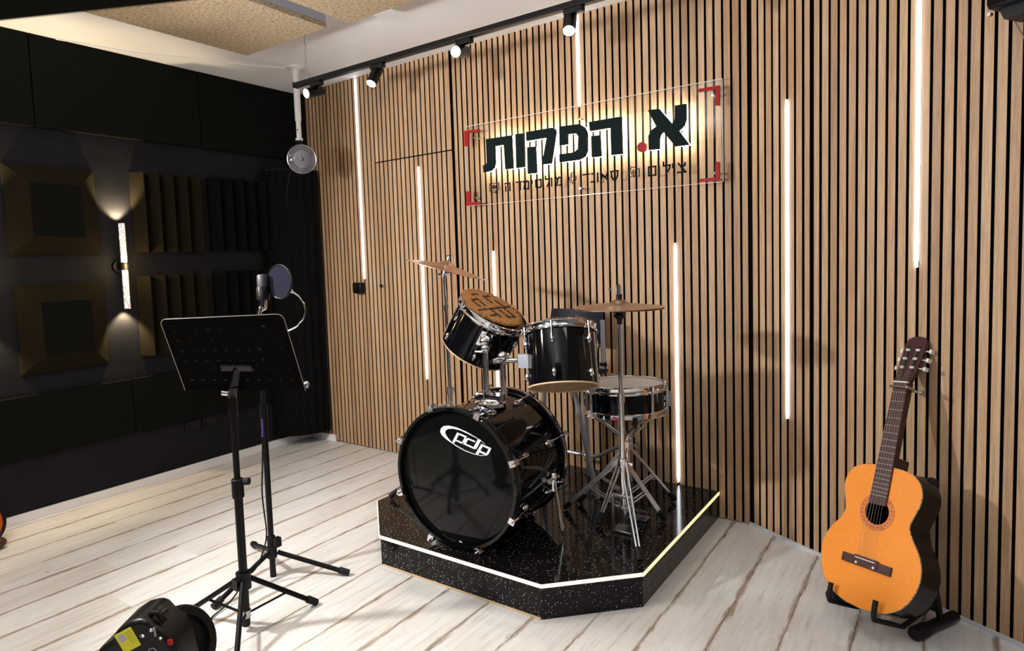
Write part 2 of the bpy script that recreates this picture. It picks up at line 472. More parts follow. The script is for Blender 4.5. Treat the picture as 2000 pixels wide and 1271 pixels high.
struct('trim_1', MB().box((p.x, p.y, .006), (1.75, .012, .012), (RE, V((-RN.x, -RN.y, 0)), Z_)), mat('pale_trim', (.55, .56, .58), .5), 'thin pale trim strip at the foot of the slatted wall')

# ------------------------------------------------------------------ corner trap
ct = thing('bass_trap', 'black ribbed rounded acoustic column filling the room corner', 'acoustic panel', (XL+.1, -.1, .085))
tr = MB(); N = 60; poly = []
for i in range(N+1):
    t = i/N*PI/2; fl_ = .010*abs(math.sin(t*16))
    poly.append((XL+(.262-fl_)*math.sin(t)+.003, -.004-(.325-fl_)*math.cos(t)))
poly += [(XL+.003, -.004)]
tr.prism(poly, (0, 0, .085), X_, Y_, (0, 0, 1.95))
obj('ribbed_shell', tr, BFOAM, ct)
obj('top_cap', MB().prism([(XL+.003+(x-XL-.003)*.97, -.004+(y+.004)*.97) for x, y in poly], (0, 0, 2.035), X_, Y_, (0, 0, .008)), BLK, ct)

# ------------------------------------------------------------------ left wall acoustic pieces
def pyramid(y0, y1, z0, z1, label):
    t = thing('pyramid_absorber', label, 'acoustic panel', (XL, (y0+y1)/2, (z0+z1)/2), 'pyramid foam absorbers on the dark wall')
    m = .098; d = .085; e = .022; q = []
    for x, k in ((XL, 0), (XL+e, 0), (XL+d, m)):
        q += [V((x, y0+k, z0+k)), V((x, y1-k, z0+k)), V((x, y1-k, z1-k)), V((x, y0+k, z1-k))]
    b = MB().add(q[:8], [(0, 1, 5, 4), (1, 2, 6, 5), (2, 3, 7, 6), (3, 0, 4, 7), (3, 2, 1, 0)])
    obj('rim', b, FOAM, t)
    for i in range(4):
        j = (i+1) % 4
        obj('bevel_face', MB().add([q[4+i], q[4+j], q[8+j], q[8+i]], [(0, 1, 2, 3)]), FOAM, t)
    obj('front_face', MB().add(q[8:], [(0, 1, 2, 3)]), FABRIC, t)


pyramid(-1.916, -1.462, 1.447, 1.935, 'upper of the two square foam pyramids, left of the lit wall sconce')
pyramid(-1.905, -1.456, .80, 1.288, 'lower of the two square foam pyramids, left of the lit wall sconce')


def wedge(y0, y1, z0, z1, label, mt):
    t = thing('wedge_foam', label, 'acoustic panel', (XL, (y0+y1)/2, (z0+z1)/2), 'foam wedge tiles on the dark wall')
    p = (y1-y0)/5; d = .085
    obj('base', MB().box((XL+.006, (y0+y1)/2, (z0+z1)/2), (.012, y1-y0, z1-z0)), mt, t)
    for i in range(5):
        ya = y0+i*p
        obj('wedge', MB().prism([(XL+.012, ya), (XL+d, ya+p*.5), (XL+d, ya+p*.54), (XL+.012, ya+p)], (0, 0, z0), X_, Y_, (0, 0, z1-z0)), mt, t)


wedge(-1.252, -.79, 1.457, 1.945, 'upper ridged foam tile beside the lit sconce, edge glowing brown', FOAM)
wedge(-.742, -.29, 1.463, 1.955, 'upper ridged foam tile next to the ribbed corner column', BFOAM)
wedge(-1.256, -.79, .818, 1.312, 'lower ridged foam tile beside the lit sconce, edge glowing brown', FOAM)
wedge(-.742, -.29, .825, 1.325, 'lower ridged foam tile mostly behind the music stand desk', BFOAM)

# ------------------------------------------------------------------ sconces
def sconce(y, label):
    t = thing('wall_sconce', label, 'wall lamp', (XL, y, 1.375), 'crystal tube wall sconces')
    x = XL+.062
    obj('back_plate', MB().lathe((XL, y, 1.375), X_, [(.044, 0), (.044, .014), (.041, .018)], 28), BLK, t)
    obj('ring', MB().cyl((x, y, 1.353), (x, y, 1.397), .0235, k=24).cyl((XL+.015, y, 1.375), (x, y, 1.375), .012), BLK, t)
    for s in (1, -1):
        o = obj('crystal_tube', MB().cyl((x, y, 1.375+s*.0225), (x, y, 1.375+s*.255), .0172, k=20), CRYST, t)
        l = lamp('SPOT', 'sconce_beam', (x-.022, y, 1.375+s*.262), (x-.42, y, 1.375+s*2), 26 if s > 0 else 18, (1, .78, .46), spot_size=math.radians(96), spot_blend=.55, shadow_soft_size=.012)
    lamp('POINT', 'sconce_glow', (x+.045, y, 1.375), (x, y, 0), 2.6, (1, .68, .30), shadow_soft_size=.03)
    return t


sconce(-1.345, 'lit crystal tube sconce between the pyramid foam and the ridged foam')
sconce(-2.10, 'lit crystal tube sconce left of both foam pyramids, outside the photo')

for y, z, lb in ((-.952, .309, 'black double wall socket, nearer the room, low on the dark wall'), (-.832, .312, 'black wall socket nearer the ribbed corner column, low on the dark wall')):
    t = thing('wall_socket', lb, 'socket', (XL, y, z), 'black wall sockets')
    obj('plate', MB().box((XL+.005, y, z), (.01, .105, .075)), BLKM, t, bev=.003)
    obj('socket_face', MB().box((XL+.0125, y, z), (.005, .062, .05)), BLK, t)
    obj('pin_hole', MB().cyl((XL+.0148, y, z), (XL+.0155, y, z), .008), RUB, t)
t = thing('light_switch', 'square black switch box on the oak slats under a light strip', 'switch', (-.202, 0, 1.169))
obj('housing', MB().box((-.202, -.018, 1.169), (.082, .038, .078)), BLK, t, bev=.006)
obj('rocker', MB().box((-.221, -.039, 1.169), (.034, .006, .060)), BLKM, t, bev=.002)
obj('rocker', MB().box((-.183, -.039, 1.169), (.034, .006, .060)), BLKM, t, bev=.002)

# ------------------------------------------------------------------ LED strips in the slats
def led(p, along, out, z0, z1, label):
    t = thing('light_strip', label, 'light strip', V((p.x, p.y, z0)), 'white light strips set between the oak slats')
    hw = .0072
    sec = [(-hw, -.001), (-hw*.97, .005), (-hw*.55, .009), (hw*.55, .009), (hw*.97, .005), (hw, -.001)]
    vs = []
    for z, k in ((z0, .25), (z0+.03, 1), (z1-.03, 1), (z1, .25)):
        vs += [V((p.x, p.y, z))+along*(x*k)+out*y for x, y in sec]
    n = 6; fs = [(i*n+j, i*n+(j+1) % n, (i+1)*n+(j+1) % n, (i+1)*n+j) for i in range(3) for j in range(n)]+[tuple(range(n))[::-1], tuple(range(3*n, 4*n))]
    obj('diffuser', MB().add(vs, fs), LEDW, t)
    obj('channel', MB().box(V((p.x, p.y, (z0+z1)/2))-out*.009, (.0086, .014, z1-z0), (along, out, Z_)), STEEL, t)


LA = V((math.cos(LB), math.sin(LB), 0)); LN = V((math.sin(LB), -math.cos(LB), 0))
led(lpt(SL+20*S), X_, -Y_, 1.232, 2.634, 'light strip from the ceiling down to the black switch box')
led(lpt(SL+6*S), X_, -Y_, .556, 1.960, 'light strip crossed by the tilted crash cymbal on the slatted door')
led(V((X1+7*S, 0, 0)), X_, -Y_, .15, 1.388, 'light strip running down behind the tilted tom drum')
led(V((X1+22*S, 0, 0)), X_, -Y_, 2.150, 2.636, 'short light strip ending at the top of the sign')
led(V((X1+35*S, 0, 0)), X_, -Y_, .15, 1.387, 'light strip standing on the back of the drum platform')
led(rpt(RO+5*S), RE, RN, .571, 1.988, 'light strip midway between the sign and the guitar')
led(rpt(RO+19*S+.002), RE, RN, 1.252, 2.636, 'light strip from the ceiling, above the guitar neck')

# ------------------------------------------------------------------ sign
sg = thing('sign', 'backlit clear acrylic studio sign with dark Hebrew letters and red corner marks', 'sign', (1.587, -.05, 1.90))
obj('acrylic_plate', MB().box((1.583, -.05, 1.905), (1.512, .006, .476)), ACR, sg)
edge = mat('plate_edge', (.75, .75, .75), .15)
obj('plate_edge', MB().box((1.583, -.05, 2.1438), (1.512, .0062, .0022)).box((1.583, -.05, 1.6665), (1.512, .0062, .0016)).box((2.3398, -.05, 1.905), (.0018, .0062, .476)).box((.8262, -.05, 1.905), (.0018, .0062, .476)), edge, sg)
for lg in ([[(.991, 2.045), (1.165, 2.043), (1.169, 1.854), (1.121, 1.856), (1.115, 1.998), (1.046, 1.998), (1.046, 1.903), (1.036, 1.876), (1.012, 1.859), (.965, 1.854), (.963, 1.896), (.985, 1.899), (.991, 1.910)]],
           [[(1.197, 2.045), (1.250, 2.043), (1.248, 1.855), (1.196, 1.855)]],
           [[(1.268, 2.047), (1.434, 2.047), (1.450, 2.040), (1.457, 2.024), (1.421, 1.855), (1.366, 1.856), (1.401, 1.999), (1.267, 1.999)], [(1.272, 1.962), (1.323, 1.960), (1.325, 1.813), (1.272, 1.814)]],
           [[(1.481, 2.046), (1.600, 2.042), (1.630, 2.022), (1.645, 1.988), (1.643, 1.899), (1.628, 1.869), (1.597, 1.855), (1.477, 1.855), (1.477, 1.897), (1.568, 1.897), (1.591, 1.912), (1.595, 1.978), (1.580, 1.997), (1.527, 1.999), (1.526, 1.946), (1.479, 1.945)]],
           [[(1.660, 2.043), (1.839, 2.044), (1.841, 1.855), (1.783, 1.857), (1.781, 1.997), (1.663, 1.997)], [(1.670, 1.968), (1.718, 1.967), (1.721, 1.857), (1.671, 1.859)]],
           [[(1.984, 2.052), (2.040, 2.050), (2.104, 1.968), (2.119, 1.988), (2.120, 2.052), (2.173, 2.052), (2.173, 1.980), (2.163, 1.951), (2.137, 1.930), (2.186, 1.857), (2.119, 1.857), (2.060, 1.937), (2.045, 1.925), (2.038, 1.905), (2.037, 1.855), (1.984, 1.857), (1.984, 1.925), (1.998, 1.950), (2.026, 1.966)]]):
    b = MB(); h = MB()
    for po in lg:
        b.prism(po, (0, -.053, 0), X_, Z_, (0, -.022, 0))
        cx_ = sum(p[0] for p in po)/len(po); cz_ = sum(p[1] for p in po)/len(po)
        h.prism(po, (0, -.0465, 0), X_, Z_, (0, .004, 0))
    L = obj('letter', b, LETT, sg); obj('backlight', h, HALO, L, 'glowing warm white back of the letter')
L = obj('dot', MB().cyl((1.947, -.053, 1.876), (1.947, -.072, 1.876), .0245, k=24), RED, sg, 'round red full stop')
obj('backlight', MB().cyl((1.947, -.0465, 1.876), (1.947, -.0425, 1.876), .018, k=16), HALO, L)
for po in ([(.824, 2.118), (.936, 2.113), (.936, 2.099), (.856, 2.102), (.853, 2.026), (.824, 2.026)], [(.822, 1.757), (.854, 1.755), (.852, 1.688), (.928, 1.685), (.928, 1.670), (.822, 1.669)],
           [(2.233, 2.113), (2.330, 2.113), (2.330, 2.021), (2.311, 2.024), (2.310, 2.099), (2.233, 2.099)], [(2.308, 1.762), (2.328, 1.758), (2.327, 1.673), (2.230, 1.674), (2.230, 1.688), (2.307, 1.688)]):
    obj('corner_mark', MB().prism(po, (0, -.053, 0), X_, Z_, (0, -.012, 0)), RED, sg, 'red angle at a corner of the plate')
for x, z in ((.888, 2.072), (.880, 1.711), (1.589, 2.076), (1.588, 1.704), (2.296, 2.073), (2.302, 1.709)):
    obj('standoff', MB().cyl((x, .001, z), (x, -.058, z), .006, k=12), CHROME, sg)
GL = {'tsadi': [[(0, 0), (1, 0), (.1, 1)], [(.95, 1), (.9, .75), (.5, .5)]], 'yod': [[(.5, 1), (.5, .62)]], 'lamed': [[(.1, 1.35), (.1, .95), (1, .95), (.9, .55), (.45, 0)]], 'vav': [[(.5, 1), (.5, 0)]],
      'final_mem': [[(0, 1), (1, 1), (1, 0), (0, 0), (0, 1)]], 'samekh': [[(0, 1), (1, 1), (.95, .35), (.65, 0), (.35, 0), (.08, .35), (.05, 1)]], 'alef': [[(0, 1), (1, 0)], [(.95, 1), (.9, .7), (.65, .4)], [(.08, 0), (.1, .35), (.35, .65)]],
      'nun': [[(.2, 1), (.8, 1), (.8, 0), (0, 0)]], 'dalet': [[(0, 1), (1, 1)], [(.75, 1), (.75, 0)]], 'mem': [[(0, 1), (.25, .75), (.1, 0)], [(.25, .75), (.6, 1), (.95, .9), (.95, 0), (.5, 0)]],
      'tet': [[(0, 1), (.05, .1), (.2, 0), (.85, 0), (.95, .15), (.95, 1), (.55, .95)]], 'he': [[(0, 1), (.95, 1), (.95, 0)], [(.12, .62), (.12, 0)]]}
for nm, x0, x1 in (('tsadi', 2.124, 2.163), ('yod', 2.094, 2.106), ('lamed', 2.049, 2.086), ('vav', 2.024, 2.036), ('final_mem', 1.976, 2.012), ('samekh', 1.770, 1.809), ('alef', 1.712, 1.752), ('vav', 1.688, 1.700), ('nun', 1.656, 1.679), ('dalet', 1.608, 1.645),
                   ('mem', 1.444, 1.476), ('vav', 1.408, 1.420), ('lamed', 1.373, 1.401), ('tet', 1.311, 1.348), ('yod', 1.281, 1.293), ('mem', 1.230, 1.266), ('dalet', 1.181, 1.217), ('yod', 1.154, 1.167), ('he', 1.103, 1.138)):
    z0 = 1.731 if x0 > 1.6 else 1.733
    b = MB().strokes([[(x0+px*(x1-x0), z0+py*.043) for px, py in ln] for ln in GL[nm]], (0, -.0532, 0), X_, Z_, .0076, (0, -.004, 0))
    obj('small_letter', b, LETT, sg)


def circ2(cx, cz, r, n=14): return [(cx+r*math.cos(2*PI*i/n), cz+r*math.sin(2*PI*i/n)) for i in range(n+1)]


ic = MB().strokes([[(1.868, 1.735), (1.868, 1.772), (1.878, 1.772), (1.882, 1.782), (1.908, 1.782), (1.914, 1.772), (1.926, 1.772), (1.926, 1.735), (1.868, 1.735)], circ2(1.899, 1.753, .014), circ2(1.899, 1.753, .006), [(1.870, 1.788), (1.880, 1.788)], [(1.868, 1.762), (1.880, 1.762)]], (0, -.0532, 0), X_, Z_, .0035, (0, -.004, 0))
obj('camera_icon', ic, LETT, sg)
ic = MB().strokes([[(1.535, 1.758), (1.535, 1.785), (1.541, 1.793), (1.549, 1.793), (1.555, 1.785), (1.555, 1.758), (1.549, 1.750), (1.541, 1.750), (1.535, 1.758)], [(1.535, 1.784), (1.555, 1.784)], [(1.535, 1.776), (1.555, 1.776)], [(1.535, 1.768), (1.555, 1.768)], [(1.524, 1.772), (1.524, 1.757), (1.535, 1.741), (1.555, 1.741), (1.566, 1.757), (1.566, 1.772)], [(1.545, 1.741), (1.545, 1.730)]], (0, -.0532, 0), X_, Z_, .0032, (0, -.004, 0))
obj('microphone_icon', ic, LETT, sg)
ic = MB().strokes([[(.994, 1.742), (.994, 1.786), (1.058, 1.786), (1.058, 1.742), (.994, 1.742)], circ2(1.026, 1.764, .011), [(1.022, 1.758), (1.022, 1.770), (1.031, 1.764), (1.022, 1.758)], [(1.000, 1.778), (1.008, 1.778)], [(1.044, 1.778), (1.052, 1.778)], [(1.000, 1.732), (1.052, 1.732)], circ2(1.038, 1.732, .004, 8)], (0, -.0532, 0), X_, Z_, .0035, (0, -.004, 0))
obj('video_icon', ic, LETT, sg)

# ------------------------------------------------------------------ ceiling things
def cpanel(x0, x1, y0, y1, label):
    z0 = H-.118; t = thing('ceiling_panel', label, 'acoustic panel', ((x0+x1)/2, (y0+y1)/2, z0), 'hanging wood wool ceiling panels')
    obj('board', MB().box(((x0+x1)/2, (y0+y1)/2, z0+.012), (x1-x0, y1-y0, .024)), WOOL, t, bev=.003)
    obj('frame', MB().box(((x0+x1)/2, (y0+y1)/2, z0+.046), (x1-x0-.004, y1-y0-.004, .044)), PANELSIDE, t)
    for x in (x0+.08, x1-.08):
        for y in (y0+.1, y1-.1): obj('hanger', MB().cyl((x, y, z0+.068), (x, y, H), .004, k=8), STEEL, t)


cpanel(.008, .672, -2.18, -.975, 'large tan wood wool panel hanging from the ceiling, nearer the dark wall')
cpanel(.80, 1.46, -2.14, -.938, 'tan wood wool panel hanging at the top edge, farther from the dark wall')
ZT = 2.36
tk = thing('track_rail', 'black lighting track hung below the ceiling along the slatted wall', 'lighting track', (1.3, -.80, ZT))
obj('rail', MB().box((1.40, -.80, ZT), (2.40, .034, .026)), BLKM, tk, bev=.003)
obj('end_cap', MB().box((.196, -.80, ZT), (.012, .037, .029)), BLK, tk)
for x in (.293, 2.3):
    obj('hanging_wire', MB().tube([(x+.003*math.sin(i*2.4), -.80+.003*math.cos(i*2.4), ZT+.012+i*(H-ZT-.012)/12) for i in range(13)], .0022, 6), STEEL, tk)


def spot(x, ball, lens, label, pw):
    t = thing('track_spotlight', label, 'spotlight', (x, -.80, ZT-.013), 'black spotlights on the track')
    obj('adapter', MB().box((x+.02, -.80, ZT-.024), (.085, .030, .022)).box((x+.055, -.80, ZT-.022), (.02, .022, .016)), BLKM, t, bev=.002)
    a = V(ball); b = V(lens); d = (b-a).normalized()
    obj('stem', MB().cyl((x, -.80, ZT-.034), (a.x, a.y, a.z-.005), .0075), BLKM, t)
    L = .115; top = b-d*L
    bdy = obj('barrel', MB().lathe(top, d, [(.024, 0), (.0275, .004), (.0275, L), (.0245, L), (.0245, L-.008)], 28, caps=True), BLKM, t)
    ln = obj('lens', MB().cyl(b-d*.0075, b-d*.002, .0243, k=24), LENS, t, 'glowing warm lens')
    s = lamp('SPOT', 'track_beam', b+d*.004, b+d*2, pw, (1, .88, .70), spot_size=math.radians(95), spot_blend=.7, shadow_soft_size=.022)


for x_, ix, iy, tc_, lb_, pw_ in ((.352, -.85, -.53, .72, 'spotlight nearest the free end of the track, tilted toward the dark wall', 40), (.822, -.30, -.95, .42, 'second spotlight from the free end of the track, aimed downward', 40),
                              (1.378, -.78, -.63, .85, 'third spotlight from the free end of the track, glaring at the viewer', 36), (1.940, -.15, -.99, .52, 'spotlight above the sign beside the short light strip, pointing down', 40)):
    dd_ = (cr*ix+cu*iy).normalized()*math.sqrt(1-tc_*tc_)-fwd*tc_
    q_ = V((x_, -.80, 2.296))
    spot(x_, q_, q_+dd_*.060, lb_, pw_)

t = thing('ceiling_pole_lamp', 'white telescopic ceiling pole carrying a round clear lamp head', 'lamp', (-.289, -.402, H))
px, py = -.289, -.402
obj('ceiling_rose', MB().lathe((px, py, H), -Z_, [(.062, 0), (.060, .008), (.028, .018), (.022, .022)], 28), WHPL, t)
obj('pole', MB().lathe((px, py, H-.015), -Z_, [(.026, 0), (.021, .06), (.0205, .33)], 20), WHPL, t)
obj('lower_pole', MB().lathe((px, py, 2.31), -Z_, [(.0165, -.02), (.0165, .125), (.012, .127), (.012, .137)], 20).cyl((px, py, 2.182), (px, py, 2.168), .024, k=20), WHPL, t)
obj('bolt_hole', MB().cyl((px+.006, py-.0155, 2.235), (px+.0075, py-.0175, 2.235), .005), RUB, t)
obj('swivel_joint', MB().ball((px, py, 2.135), .026).cyl((px, py, 2.165), (px, py, 2.1), .012).cyl((px-.03, py-.01, 2.14), (px+.06, py-.03, 2.135), .007), BLK, t)
dn = (CAM-V((px+.05, py-.02, 2.03))); dn.z = 0; dn.normalize(); dn = (dn+V((.25, -.05, -.12))).normalized(); dc = V((px+.075, py-.05, 2.032))
obj('lamp_head', MB().lathe(dc, dn, [(.03, -.06), (.055, -.05), (.085, -.01), (.091, .0), (.093, .006), (.088, .010), (.080, .004), (.062, -.006), (.060, -.004), (.02, -.002), (.0, -.002)], 36, caps=False), mat('frosted_reflector', (.55, .55, .56), .25, .6), t)
obj('glass_front', MB().lathe(dc, dn, [(.088, .011), (.06, .022), (.03, .027), (.001, .028)], 32, caps=False), GLASSB, t)
obj('rim_ring', MB().torus(dc+dn*.008, dn, .0905, .0035, 40, 8).torus(dc+dn*.004, dn, .062, .002, 36, 6), STEEL, t)
obj('lamp_capsule', MB().ball(dc+dn*.004, .011).cyl(dc+dn*.002+Z_*.028, dc+dn*.006+Z_*.028, .004), STEEL, t)
tag(obj('lamp_cable', MB().tube([(px-.02, py-.02, 2.12), (px-.04, py-.05, 2.02), (px-.045, py-.06, 1.93), (px-.07, py-.07, 1.84), (px-.10, py-.05, 1.76), (px-.19, py+.02, 1.72), (px-.25, py+.08, 1.70)], .0025, 6), BLK), 'thin black cable drooping from the round clear lamp to the corner column', 'cable')
tag(obj('ceiling_cable', MB().tube([(XL+.05, -1.62, H-.004), (-.72, -1.2, H-.004), (-.613, -1.02, H-.004), (-.44, -.62, H-.004), (-.33, -.44, H-.004)], .004, 6), WHPL), 'thin pale cable run across the white ceiling to the white pole', 'cable')

t = thing('wall_speaker', 'black loudspeaker bracketed high on the slatted wall in the upper right corner', 'speaker', rpt(1.12, .0)+Z_*2.2)
KS = 1.118; so_ = V((-RN.x, -RN.y, 0))
c = rpt(KS, .095); obj('cabinet', MB().box((c.x, c.y, 2.235), (.105, .11, .38), (RE, so_, Z_)), BLK, t, bev=.008)
c2 = rpt(KS, .153); obj('grille', MB().box((c2.x, c2.y, 2.235), (.095, .008, .36), (RE, so_, Z_)), FABRIC, t)
obj('bracket', MB().prism([(-.035, 0), (.05, 0), (.03, -.035), (-.02, -.035)], rpt(KS, .03)+Z_*2.046, RE, Z_, RN*.09), BLKM, t)
obj('bracket_screw', MB().cyl(rpt(KS-.065, .10)+Z_*2.042, rpt(KS-.065, .115)+Z_*2.042, .006), STEEL, t)
obj('wire', MB().tube([rpt(KS-.02, .115)+Z_*2.05, rpt(KS-.02, .06)+Z_*2.01, rpt(KS-.015, .012)+Z_*1.96], .002, 6), STEEL, t)

# box light beside the camera, its dark edge cuts the upper left corner
t = thing('softbox', 'black box light on a stand, its dark edge close at the upper left', 'studio light', (1.95, -3.05, 0))
e = V((2.508-2.215, -2.758+2.907, 0)).normalized(); f = V((e.y, -e.x, 0))
if f.dot(CAM-V((2.3, -2.8, 0))) < 0: f = -f
a = V((2.215, -2.907, 1.66)); 
cc = a+e*.17+f*.11+Z_*.16
obj('housing', MB().box(cc, (.86, .22, .32), (e, f, Z_)), FABRIC, t, bev=.012)
obj('clamp', MB().box(cc-e*.45, (.05, .06, .08), (e, f, Z_)), BLK, t)
sx = cc-e*.47
obj('stand_pole', MB().cyl((sx.x, sx.y, .12), (sx.x, sx.y, cc.z+.03), .014), BLKM, t)
for i in range(3):
    an = 2.2+i*2*PI/3
    obj('leg', MB().cyl((sx.x, sx.y, .42), (sx.x+.22*math.cos(an), sx.y+.22*math.sin(an), .012), .010), BLKM, t)

# ------------------------------------------------------------------ drum platform
pf = thing('drum_platform', 'low black glitter drum platform with cut corners and lit edge', 'platform', (1.58, -.64, 0))
def pfo(d, back=0): # outline inset by d
    return [(.885+d, -.004-back), (.885+d, -.985+d*.41), (1.185+d*.41, -1.274+d), (2.012-d*.41, -1.274+d), (2.292-d, -.992+d*.41), (2.292-d, -.004-back)]
P0 = pfo(0); P1 = pfo(.010); P2 = pfo(.003)
obj('base', MB().prism(pfo(.004), (0, 0, .001), X_, Y_, (0, 0, .1195)), SPARK, pf)
obj('top_board', MB().prism(P0, (0, 0, .1372), X_, Y_, (0, 0, .0028)), SPARK, pf)
obj('edge_core', MB().prism(pfo(.014), (0, 0, .1205), X_, Y_, (0, 0, .0165)), BLK, pf)
out = pfo(-.0035); inn = pfo(.012)
for i, mm in ((0, LEDF), (1, LEDF), (2, LEDF), (3, LEDF), (4, LEDY)):
    obj('edge_light', MB().prism([out[i], out[i+1], inn[i+1], inn[i]], (0, 0, .1235), X_, Y_, (0, 0, .0135)), mm, pf, 'glowing light profile under the platform edge')
obj('plinth_trim', MB().box((1.6, -1.2725, .004), (.81, .005, .006)), BIRCH, pf, 'thin pale strip along the foot of the front')
PZ = .140

# ------------------------------------------------------------------ bass drum
bn = V((-.061, .998, 0)); ba = V((.998, .061, 0)); bc = V((1.572, -1.212, .442)); BR = .2785
bd = thing('bass_drum', 'black gloss bass drum lying on the platform with an oval white head logo', 'drum', (1.56, -1.0, PZ))
def bp_(x, z, d=0): return bc+ba*x+Z_*z+bn*d
obj('shell', MB().lathe(bc+bn*.03, bn, [(BR, 0), (BR, .40), (BR-.008, .40), (BR-.008, 0)], 72, close=True), GLOSS, bd)
obj('front_head', MB().lathe(bc+bn*.012, bn, [(BR+.004, .012), (BR+.003, .004), (BR-.012, .0), (.1, -.0005), (.0, -.0005)], 72, caps=False), HEADB, bd)
obj('batter_head', MB().lathe(bc+bn*.448, bn, [(BR+.004, -.012), (BR-.012, .0), (.1, .0), (.0, .0)], 60, caps=False), HEADW, bd)
def hoop(d0, d1, name, lb):
    h = obj(name, MB().lathe(bc, bn, [(BR+.004, d0), (BR+.017, d0), (BR+.019, d0+.004), (BR+.019, d1-.004), (BR+.017, d1), (BR+.004, d1)], 72, close=True), GLOSS, bd, lb)
    obj('inlay', MB().lathe(bc, bn, [(BR+.0185, (d0+d1)/2-.006), (BR+.0198, (d0+d1)/2-.005), (BR+.0198, (d0+d1)/2+.005), (BR+.0185, (d0+d1)/2+.006)], 72, close=True), CHROME if d0 > .2 else GLOSS, h)
hoop(-.006, .034, 'front_hoop', None); hoop(.425, .466, 'back_hoop', 'rear hoop with a bright chrome band')
ph = 1.920-PI/2
for i in range(8):
    an = PI/2+.349-i*PI/4
    dx, dz = math.cos(an), math.sin(an); rad = ba*dx+Z_*dz; tn = ba*(-dz)+Z_*dx
    for side, (d0, dl, ds) in enumerate(((-.009, .125, 1), (.469, .33, -1))):
        cl = MB(); q = bc+rad*(BR+.016)+bn*d0
        cl.box(q+rad*.004, (.026, .02, .010), (tn, rad, bn)).box(q+rad*.017+bn*ds*.012, (.024, .007, .034), (tn, rad, bn)).cyl(q+rad*.012-bn*ds*.018, q+rad*.012, .0045, k=8)
        h = obj('claw_hook', cl, CHROME, bd)
        obj('tension_rod', MB().cyl(q+rad*.011+bn*ds*.01, bc+rad*(BR+.016)+bn*dl, .003, k=8), CHROME, bd)
        lg = MB(); q2 = bc+rad*(BR+.006)+bn*dl
        lg.ball(q2, .016, (.8, .8, 1.5), 12, 8, (tn, rad, bn)).cyl(q2+rad*.008-bn*ds*.03, q2+rad*.008, .007, k=10)
        obj('lug', lg, CHROME, bd)
# logo printed on the front head
def lpz(po, name_b): name_b.prism(po, bc+bn*.0110, ba, Z_, -bn*.0006)
lgm = MB()
ol = [(-.071, .185), (-.066, .200), (-.052, .211), (-.027, .216), (.013, .2125), (.058, .201), (.104, .184), (.126, .174)]
il = [(.126, .1725), (.104, .181), (.068, .192), (.030, .2025), (-.005, .2055), (-.030, .2015), (-.044, .192), (-.045, .180)]
ol2 = [(-.071, .185), (-.064, .172), (-.048, .161), (-.034, .153), (.010, .1325), (.055, .1175), (.103, .1095)]
il2 = [(.103, .112), (.055, .121), (.010, .1365), (-.013, .147), (-.033, .164), (-.045, .180)]
lpz(ol+il, lgm); lpz(ol2+il2, lgm)
lpz([(.126, .174), (.149, .160), (.148, .1585), (.126, .1725)], lgm); lpz([(.116, .1092), (.132, .1095), (.153, .1150), (.152, .1165), (.132, .1115), (.116, .1112)], lgm)
lo_ = obj('logo', lgm, LOGOW, bd, 'white open oval with the letters pdp')
def pletter(ox, oz, flip=False, name='logo_letter'):
    m = MB()
    return m
sh = .62  # slant of the letters
def sl(po, ox, oz): return [(ox+x*.97-y*0, oz+y) for x, y in po]
pm_ = MB()
# first p : stem, top, right, bottom
for po in ([(-.012, .148), (-.001, .1455), (.027, .1885), (.016, .192)], [(.016, .192), (.063, .181), (.059, .174), (.022, .1835)], [(.063, .181), (.053, .177), (.036, .151), (.046, .1535)], [(.005, .1625), (.041, .153), (.0375, .147), (.001, .157)]): lpz(po, pm_)
obj('logo_letter', pm_, LOGOW, lo_); pm_ = MB()
# d : left side, top, long stem, bottom
for po in ([(.046, .1535), (.057, .151), (.069, .170), (.059, .1725)], [(.066, .1755), (.103, .1665), (.100, .161), (.062, .170)], [(.117, .1775), (.131, .174), (.1065, .134), (.092, .138)], [(.046, .1525), (.102, .1385), (.098, .132), (.043, .1465)]): lpz(po, pm_)
obj('logo_letter', pm_, LOGOW, lo_); pm_ = MB()
for po in ([(.101, .1125), (.113, .1095), (.142, .1555), (.131, .159)], [(.131, .1585), (.179, .1465), (.174, .1395), (.1285, .151)], [(.179, .1465), (.167, .144), (.151, .1195), (.163, .1195)], [(.118, .1315), (.161, .1205), (.156, .1135), (.115, .124)]): lpz(po, pm_)
obj('logo_letter', pm_, LOGOW, lo_)
# spurs
for s, ang in ((1, -.22), (-1, PI+.22)):
    rad = ba*math.cos(ang)+Z_*math.sin(ang); q = bc+rad*(BR+.012)+bn*.34
    obj('spur_bracket', MB().ball(q, .038, (1, .8, 1), 16, 10, (ba, rad, bn)).cyl(q-Z_*.05, q+Z_*.03, .015).cyl(q-bn*.04, q+bn*.04, .012), CHROME, bd)
    foot = V((q.x+s*.06, q.y-.03, PZ+.004))
    sp_ = obj('spur', MB().cyl(q+Z_*.02, foot+(q-foot)*.2, .0075), CHROME, bd)
    obj('spur_foot', MB().cyl(foot+(q-foot)*.22, foot+(q-foot)*.12, .011).cyl(foot+(q-foot)*.12, foot+(q-foot)*.02, .008, .004).box(foot+(q-foot)*.16, (.03, .008, .008)), CHROME, sp_)
